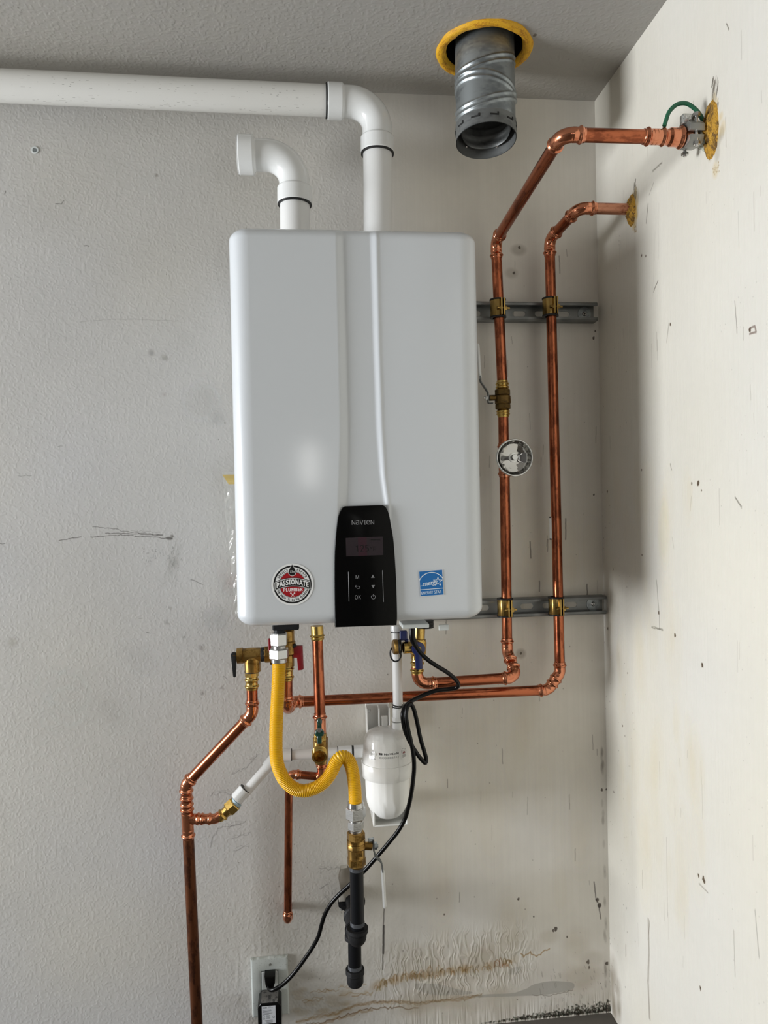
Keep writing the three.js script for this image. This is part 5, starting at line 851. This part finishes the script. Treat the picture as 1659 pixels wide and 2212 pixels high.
  for (const sx of [-0.022, 0.022]) part(m, 'bolt', merge([pipeGeo(V(q.x + sx, q.y - 0.022, q.z + 0.006), V(q.x + sx, q.y + 0.02, q.z + 0.006), 0.0025, 10), lathe([[0, 0], [0, 0.0052], [0.003, 0.004], [0.0035, 0]], V(q.x + sx, q.y + 0.0185, q.z + 0.006), Y, 14), hex(V(q.x + sx, q.y - 0.019, q.z + 0.006), Y, 0.008, 0.005)]), M.alu);
  settle(m);
}

// ---------------------------------------------------------------- condensate neutraliser and its white pipe
{
  const c = V(V(0.1568, 0.6157, 0.09).x, 0, 0.092), yT = V(0.1606, 0.7043, 0.09).y, yB = V(0.1548, 0.5201, 0.09).y, b0 = V(0.1574, 0.6002, 0.09).y + 0.008, b1 = V(0.1581, 0.6311, 0.09).y + 0.008;
  const g = thing('condensate_canister', 'white plastic condensate filter canister on a wall bracket', 'canister');
  const [cc, x] = canvasOf(1024, 256); x.fillStyle = '#ffffff'; x.fillRect(0, 0, 1024, 256);
  const mid = 512;                                       // u = 0.5 looks to the room
  x.fillStyle = '#1a1a1a'; x.font = 'bold 40px sans-serif'; x.textAlign = 'center'; x.save(); x.translate(mid + 6, 96); x.scale(0.86, 1); x.fillText('NaVIeN', 16, 0); x.restore(); x.fillStyle = '#1a1a1a'; x.fillRect(mid - 80, 66, 10, 30); x.fillRect(mid - 64, 66, 8, 30); x.fillStyle = '#8a1420'; x.fillRect(mid - 86, 66, 6, 10);
  x.fillStyle = '#2a2a2a'; x.font = '34px sans-serif'; x.save(); x.translate(mid, 146); x.scale(0.86, 1); x.fillText('GXXX002212', 0, 0); x.restore();
  x.strokeStyle = '#4a4a4a'; x.lineWidth = 2.5; for (const [cx, cy] of [[mid - 134, 90], [mid + 136, 76]]) { x.beginPath(); x.ellipse(cx, cy, 27, 38, 0, 0, 7); x.stroke(); }
  x.fillStyle = '#8a1a22'; x.fillRect(mid + 123, 78, 26, 28); x.strokeStyle = '#555'; x.beginPath(); x.arc(mid + 136, 70, 12, 3.1, 6.3); x.stroke(); x.strokeRect(mid - 152, 80, 30, 24); x.fillStyle = '#555'; x.fillRect(mid - 142, 66, 16, 6);
  for (const cx of [mid - 134, mid + 138]) for (let k = 0; k < 4; k++) x.fillRect(cx - 22, (cx < mid ? 136 : 122) + k * 10, 44 - 8 * (k % 2), 5);
  const upMat = phys({ color: lin(0.84, 0.84, 0.81), map: canvasTex(cc), roughness: 0.26, clearcoat: 0.5, clearcoatRoughness: 0.08 });
  const ring = (prof) => lathe(prof, V(c.x, 0, c.z), Y, 56, 0.6);
  const up = ring([[b1, 0.0512], [b1 + 0.012, 0.0504], [yT - 0.033, 0.0484], [yT - 0.0315, 0.0472], [yT - 0.022, 0.0464], [yT - 0.013, 0.0436], [yT - 0.006, 0.0385], [yT - 0.002, 0.032], [yT, 0.022], [yT + 0.001, 0]]);
  const p = up.attributes.position, u = up.attributes.uv; // wrap the print: u by angle (0.5 faces +z), v by height
  const yp0 = b1 + 0.004, yp1 = yT - 0.026;
  for (let i = 0; i < p.count; i += 3) { let us = [0, 1, 2].map((k) => { const a = Math.atan2(p.getX(i + k) - c.x, p.getZ(i + k) - c.z); return 0.5 + a / (2 * Math.PI); }); if (Math.max(...us) - Math.min(...us) > 0.5) us = us.map((q) => (q < 0.5 ? q + 1 : q)); us.forEach((q, k) => u.setXY(i + k, 0.5 + (q - 0.5) * 1.2, Math.min(0.999, Math.max(0.001, (p.getY(i + k) - yp0) / (yp1 - yp0))))); }
  part(g, 'upper_shell', up, upMat, 'upper shell with printed lettering');
  part(g, 'collar', ring([[b0 - 0.001, 0.045], [b0, 0.0512], [b0 + 0.001, 0.0518], [b1 - 0.0015, 0.0538], [b1, 0.053], [b1 + 0.0008, 0.049]]), M.canister);
  part(g, 'bowl', ring([[yB, 0], [yB + 0.0008, 0.012], [yB + 0.005, 0.023], [yB + 0.012, 0.032], [yB + 0.022, 0.039], [yB + 0.034, 0.0432], [yB + 0.05, 0.0452], [b0 + 0.002, 0.0462]]), M.bowl, 'translucent white lower bowl');
  const f0 = yB - 0.01;
  part(g, 'bracket_foot', merge([box(0.068, 0.034, 0.07, V(c.x + 0.003, f0 + 0.017, 0.05), 0.004), box(0.004, 0.034, 0.08, V(c.x - 0.031, f0 + 0.018, 0.075), 0.0015), box(0.004, 0.034, 0.08, V(c.x + 0.037, f0 + 0.018, 0.075), 0.0015), box(0.068, 0.0035, 0.078, V(c.x + 0.003, f0 + 0.0018, 0.076), 0.0015), box(0.02, 0.006, 0.012, V(c.x + 0.003, f0 - 0.002, 0.095), 0.002)]), M.canister);
  const pl = V(0.1467, 0.7079, 0.004), w = 0.052;
  const plate = part(g, 'wall_bracket', merge([box(w, 0.062, 0.005, V(pl.x, pl.y - 0.002, 0.0035), 0.002), ...[-0.0245, 0.001, 0.0235].map((dx) => box(0.003, 0.056, 0.036, V(pl.x + dx, pl.y - 0.004, 0.02), 0.001)), box(w + 0.004, 0.005, 0.05, V(pl.x + 0.006, pl.y - 0.03, 0.03), 0.002)]), M.canister);
  part(plate, 'screw', lathe([[0, 0], [0, 0.0042], [0.002, 0.0034], [0.0026, 0]], V(0.1285, 0.7195, 0.006), Z, 16), M.steel);
  const tb = V(0.1555, 0.7138, 0.085);
  part(g, 'latch_tab', merge([box(0.0125, 0.022, 0.004, tb.clone().add(V(0, 0.002, -0.01)), 0.0012), lathe([[0, 0], [0, 0.012], [0.004, 0.0115], [0.004, 0]], V(tb.x, yT - 0.0035, 0.08), Y, 24)]), M.canister);
  settle(g);
  const h = thing('condensate_pipe', 'upright white plastic pipe from the heater down into the canister', 'pipe');
  const a = V(0.1822, 0.9169, 0.092), b = V(0.1791, 0.6972, 0.092), d = b.clone().sub(a).normalize();
  part(h, 'pipe', pipeGeo(a, V(0.1823, 0.7357, 0.092), 0.0104), M.pvc);
  const cap = part(h, 'top_socket', lathe([[0, 0], [0, 0.0122], [0.011, 0.0126], [0.012, 0.0118], [0.012, 0]], V(0.1822, 0.9179, 0.092), d, 28), M.pvcMoulded);
  part(cap, 'seal_ring', lathe([[0, 0.0095], [0, 0.0116], [0.0016, 0.0116], [0.0016, 0.0095]], V(0.1821, 0.9049, 0.092), d, 28), M.rubber);
  part(h, 'coupler', merge([lathe([[0, 0], [0, 0.0106], [0.001, 0.0112], [0.02, 0.0112], [0.021, 0]], V(0.182, 0.7453, 0.092), d, 28), lathe([[0, 0], [0, 0.0118], [0.008, 0.0118], [0.009, 0.0108], [0.01, 0]], V(0.1809, 0.728, 0.092), d, 28), lathe([[0, 0], [0, 0.0114], [0.03, 0.0116], [0.03, 0]], V(0.1798, 0.7174, 0.092), d, 28)]), M.pvcMoulded);
  settle(h);
}

// ---------------------------------------------------------------- power cord, outlet, adapter
{
  const pts = [V(0.1999, 0.93, 0.2), V(0.2004, 0.9103, 0.2), V(0.2071, 0.8938, 0.195), V(0.2167, 0.8789, 0.19), V(0.2327, 0.8627, 0.185), V(0.2508, 0.849, 0.18), V(0.2709, 0.8349, 0.17), V(0.2876, 0.8199, 0.16), V(0.2988, 0.804, 0.15), V(0.2968, 0.7963, 0.145), V(0.2854, 0.7928, 0.14), V(0.2577, 0.7913, 0.14), V(0.2348, 0.7848, 0.14), V(0.2174, 0.7787, 0.142), V(0.1992, 0.7723, 0.15), V(0.189, 0.7649, 0.155), V(0.1834, 0.7536, 0.16), V(0.184, 0.7351, 0.16), V(0.1887, 0.7145, 0.16), V(0.1971, 0.6947, 0.16), V(0.2079, 0.6756, 0.16), V(0.219, 0.6595, 0.158), V(0.2278, 0.6505, 0.155), V(0.2298, 0.6568, 0.152), V(0.2262, 0.6731, 0.15), V(0.2192, 0.6996, 0.15), V(0.2125, 0.7354, 0.15), V(0.2061, 0.7604, 0.152), V(0.1992, 0.7711, 0.156), V(0.193, 0.766, 0.16), V(0.1895, 0.7504, 0.163), V(0.1924, 0.7251, 0.165), V(0.1983, 0.6971, 0.165), V(0.2024, 0.672, 0.165), V(0.2036, 0.6463, 0.163), V(0.2011, 0.6167, 0.16), V(0.1964, 0.5836, 0.155), V(0.19, 0.5541, 0.15), V(0.1856, 0.5373, 0.145), V(0.1736, 0.5135, 0.14), V(0.1544, 0.485, 0.13), V(0.1341, 0.4572, 0.12), V(0.1067, 0.423, 0.11), V(0.0879, 0.4004, 0.1), V(0.0712, 0.3837, 0.095), V(0.0514, 0.3644, 0.09), V(0.0349, 0.3447, 0.085), V(0.0221, 0.3207, 0.08), V(0.0145, 0.2963, 0.075), V(0.0077, 0.2706, 0.07), V(-0.0043, 0.2463, 0.065), V(-0.0212, 0.2203, 0.06), V(-0.0402, 0.1934, 0.055), V(-0.0572, 0.1739, 0.052), V(-0.074, 0.1598, 0.05), V(-0.0868, 0.1528, 0.048), V(-0.0938, 0.1494, 0.044), V(-0.0984, 0.1483, 0.038), V(-0.0992, 0.1498, 0.031), V(-0.0974, 0.1543, 0.026)];
  const g = thing('power_cable', 'black power cable hanging in a loop from the heater to the wall outlet', 'cable');
  part(g, 'cable', sweep(smoothPath(pts, 620), (s) => 0.0043 + 0.0022 * (1 - sstep(0.02, 0.05, s)), 16), M.cord);
  const s = new THREE.Shape([[-0.0112, 0.016], [0.0112, 0.016], [0.0108, 0.001], [0.006, -0.013], [-0.0052, -0.013], [-0.0095, -0.002]].map(([a, b]) => new THREE.Vector2(a, b))), pc = V(-0.0971, 0.1575, 0.02);
  part(g, 'plug', toCreasedNormals(new THREE.ExtrudeGeometry(s, { depth: 0.022, bevelEnabled: true, bevelSize: 0.0015, bevelThickness: 0.002, bevelSegments: 3, bevelOffset: -0.0015 }).translate(pc.x, pc.y - 0.002, 0.0105), 0.6), M.cord);
  settle(g);
  const tie = V(0.1838, 0.765, 0.13);
  single('twist_tie', merge([new THREE.TorusGeometry(0.0125, 0.0009, 8, 40).rotateX(Math.PI / 2 + 0.16).rotateZ(-0.05).translate(V(0.1827, 0.7549, 0.092).x, V(0.1827, 0.754, 0.092).y, 0.092), new THREE.TorusGeometry(0.0122, 0.0009, 8, 40).rotateX(Math.PI / 2 - 0.02).translate(V(0.1826, 0.7482, 0.092).x, V(0.1826, 0.7487, 0.092).y, 0.092), sweep(smoothPath([V(0.1914, 0.7547, 0.1), V(0.1955, 0.758, 0.12), V(0.1972, 0.7678, 0.15), V(0.1988, 0.7652, 0.158)], 16), 0.0009, 8)]), M.cord, 'thin black tie holding the cord to the white pipe', 'tie');

  const o = thing('wall_outlet', 'white wall outlet with a large cover plate low on the wall', 'outlet');
  const c = V(-0.0984, 0.1332, 0.004), w = 0.0795, h = 0.1275;
  const s2 = new THREE.Shape([[-w / 2, -h / 2], [w / 2, -h / 2], [w / 2, h / 2], [-w / 2, h / 2]].map(([a, b]) => new THREE.Vector2(a, b)));
  s2.holes.push(new THREE.Path([[-0.0172, -0.034], [-0.0172, 0.034], [0.0172, 0.034], [0.0172, -0.034]].map(([a, b]) => new THREE.Vector2(a, b))));
  const roll = 0.01;
  const dirty = (() => { const [cv, x] = canvasOf(256, 384); x.fillStyle = '#eef0ee'; x.fillRect(0, 0, 256, 384); for (let i = 0; i < 160; i++) { x.fillStyle = `rgba(60,54,48,${0.15 + 0.4 * rnd()})`; const q = rnd(); x.fillRect(256 * rnd(), 384 * q * q, 1 + 2.2 * rnd(), 1 + 2.2 * rnd()); } for (let i = 0; i < 60; i++) { x.fillStyle = 'rgba(110,96,80,.06)'; x.fillRect(256 * rnd(), 0, 30 * rnd(), 4 + 6 * rnd()); } return canvasTex(cv); })();
  const pg = new THREE.ExtrudeGeometry(s2, { depth: 0.0015, bevelEnabled: true, bevelSize: 0.0045, bevelThickness: 0.0042, bevelSegments: 3, bevelOffset: -0.0045 });
  { const p = pg.attributes.position, u = pg.attributes.uv; for (let i = 0; i < p.count; i++) u.setXY(i, p.getX(i) / w + 0.5, p.getY(i) / h + 0.5); }
  part(o, 'cover_plate', toCreasedNormals(pg.translate(0, 0, 0.0032), 0.3).rotateZ(roll).translate(c.x, c.y, 0), phys({ color: lin(0.74, 0.77, 0.76), map: dirty, roughness: 0.35, clearcoat: 0.2 }));
  const rc = part(o, 'receptacle', box(0.0335, 0.067, 0.007, V(0, 0, 0.0062), 0.0012).rotateZ(roll).translate(c.x, c.y, 0), M.plate);
  for (const dx of [-0.0062, 0.0062]) part(rc, 'contact_slot', box(0.0016, 0.008, 0.0012, V(c.x + dx, c.y - 0.017, 0.0096), 0.0003), M.dark);
  const s1 = V(-0.0972, 0.182, 0.008); part(o, 'screw', merge([lathe([[0, 0], [0, 0.0033], [0.0012, 0.0028], [0.0016, 0]], s1, Z, 16), box(0.0009, 0.0052, 0.0008, s1.clone().add(V(0, 0, 0.0014)), 0.0002)]), M.alu);
  settle(o);

  const a = thing('power_adapter', 'black plug-in power adapter with a printed label below the cord plug', 'adapter');
  const p0 = V(-0.0968, 0.1182, 0.055), q0 = V(-0.0965, 0.1296, 0.056), aw = 0.0485, ah = 0.06, top = q0.y;
  const as = new THREE.Shape([[-aw / 2, -ah], [aw / 2, -ah], [aw / 2, -0.008], [aw / 2 - 0.006, 0], [-aw / 2 + 0.006, 0], [-aw / 2, -0.008]].map(([x, y]) => new THREE.Vector2(x, y)));
  part(a, 'case', toCreasedNormals(new THREE.ExtrudeGeometry(as, { depth: 0.042, bevelEnabled: true, bevelSize: 0.002, bevelThickness: 0.002, bevelSegments: 3, bevelOffset: -0.002 }).translate(p0.x - 0.001, top, 0.012), 0.5), M.cord);
  part(a, 'dust_layer', box(aw - 0.013, 0.0012, 0.04, V(p0.x - 0.001, top + 0.0002, 0.034), 0.0006), M.dust, 'grey dust on the top edge');
  const [cv, x] = canvasOf(192, 256); x.fillStyle = '#c9ccd2'; x.fillRect(0, 0, 192, 256); x.fillStyle = '#22242a'; x.font = 'bold 28px sans-serif'; x.fillText('OEM', 10, 34); x.font = '12px sans-serif'; x.fillText('MODEL', 90, 20); x.fillText('AC ADAPTER', 90, 34);
  for (let k = 0; k < 5; k++) x.fillRect(10, 54 + k * 16, [120, 124, 100, 138, 90][k], 5);
  for (let k = 0; k < 5; k++) x.fillRect(58, 134 + k * 12, 60 - 6 * (k % 3), 4); x.strokeStyle = '#22242a'; x.lineWidth = 3; x.beginPath(); x.arc(28, 146, 15, 0, 7); x.stroke(); x.strokeRect(18, 172, 24, 18); x.beginPath(); x.moveTo(150, 160); x.lineTo(164, 146); x.lineTo(178, 160); x.lineTo(174, 178); x.lineTo(154, 178); x.closePath(); x.stroke(); for (let k = 0; k < 3; k++) x.fillRect(40 + 10 * k, 208 + k * 14, 110 - 10 * k, 5);
  const lb = V(-0.0994, 0.1058, 0.0565); part(a, 'label_plate', new THREE.PlaneGeometry(0.0285, 0.037).translate(lb.x, lb.y, 0.0566), std({ map: canvasTex(cv), roughness: 0.45 }), 'silver printed rating label');
  settle(a);
}

// ---------------------------------------------------------------- clear document pouch behind the heater, wall anchor
{
  const g = thing('plastic_pouch', 'crumpled clear plastic pouch with a yellow strip behind the heater', 'pouch');
  const nx = 30, ny = 90, pos = [], idx = [], uv = [], TL = V(-0.1705, 1.2436, 0.05), BL = V(-0.1553, 0.9466, 0.04), wTop = 0.07;
  for (let j = 0; j <= ny; j++) for (let i = 0; i <= nx; i++) {
    const t = j / ny, s = i / nx, left = lerp(TL.x, BL.x, t) + 0.004 * (noise(j / 9, 1, 401) - 0.5) + 0.007 * sstep(0.2, 0.5, t) * (noise(j / 22, 2, 402) - 0.5);
    const fold = 0.007 * (1 - Math.abs(noise(i / 4 + j / 9, j / 14, 403) * 2 - 1)) + 0.0055 * noise(i / 1.5 + j / 6, j / 2.2, 404);
    pos.push(Math.min(left + s * wTop, -0.1262), lerp(TL.y, BL.y, t), lerp(TL.z, BL.z, t) + (t > 0.05 ? fold : 0) - 0.006); uv.push(s, 1 - t);
  }
  for (let j = 0; j < ny; j++) for (let i = 0; i < nx; i++) { const a = j * (nx + 1) + i, b = a + nx + 1; idx.push(a, b, a + 1, b, b + 1, a + 1); }
  const q = new THREE.BufferGeometry(); q.setAttribute('position', new THREE.Float32BufferAttribute(pos, 3)); q.setAttribute('uv', new THREE.Float32BufferAttribute(uv, 2)); q.setIndex(idx); q.computeVertexNormals();
  part(g, 'front_sheet', q, M.clear);
  const y0 = V(-0.1668, 1.2387, 0.05).y, y1 = V(-0.1616, 1.2184, 0.05).y, x0 = V(-0.1717, 1.2343, 0.041).x;
  const ys = new THREE.Shape([[x0, y0], [-0.127, y0], [-0.127, y1], [x0 + 0.013, y1], [x0 + 0.008, (y0 + y1) / 2 - 0.002]].map(([a, b]) => new THREE.Vector2(a, b)));
  part(g, 'yellow_strip', new THREE.ExtrudeGeometry(ys, { depth: 0.0006, bevelEnabled: false }).translate(0, 0, 0.041), M.yellowStrip, 'yellow strip near the top edge');
  settle(g);
  const a = V(-0.5443, 1.9225, 0);
  const w = thing('wall_anchor', 'small white plastic anchor sunk in the wall at upper left', 'wall anchor');
  part(w, 'collar', lathe([[0, 0], [0, 0.0075], [0.0012, 0.0078], [0.0016, 0.0072], [0.0016, 0.0045], [-0.0008, 0.004], [-0.0008, 0]], a, Z, 28), M.plate);
  part(w, 'bore', lathe([[0, 0], [0.0, 0.0038], [0.0009, 0.0034], [0.001, 0]], a, Z, 16), M.galv);
  settle(w);
}

renderer.render(scene, camera);
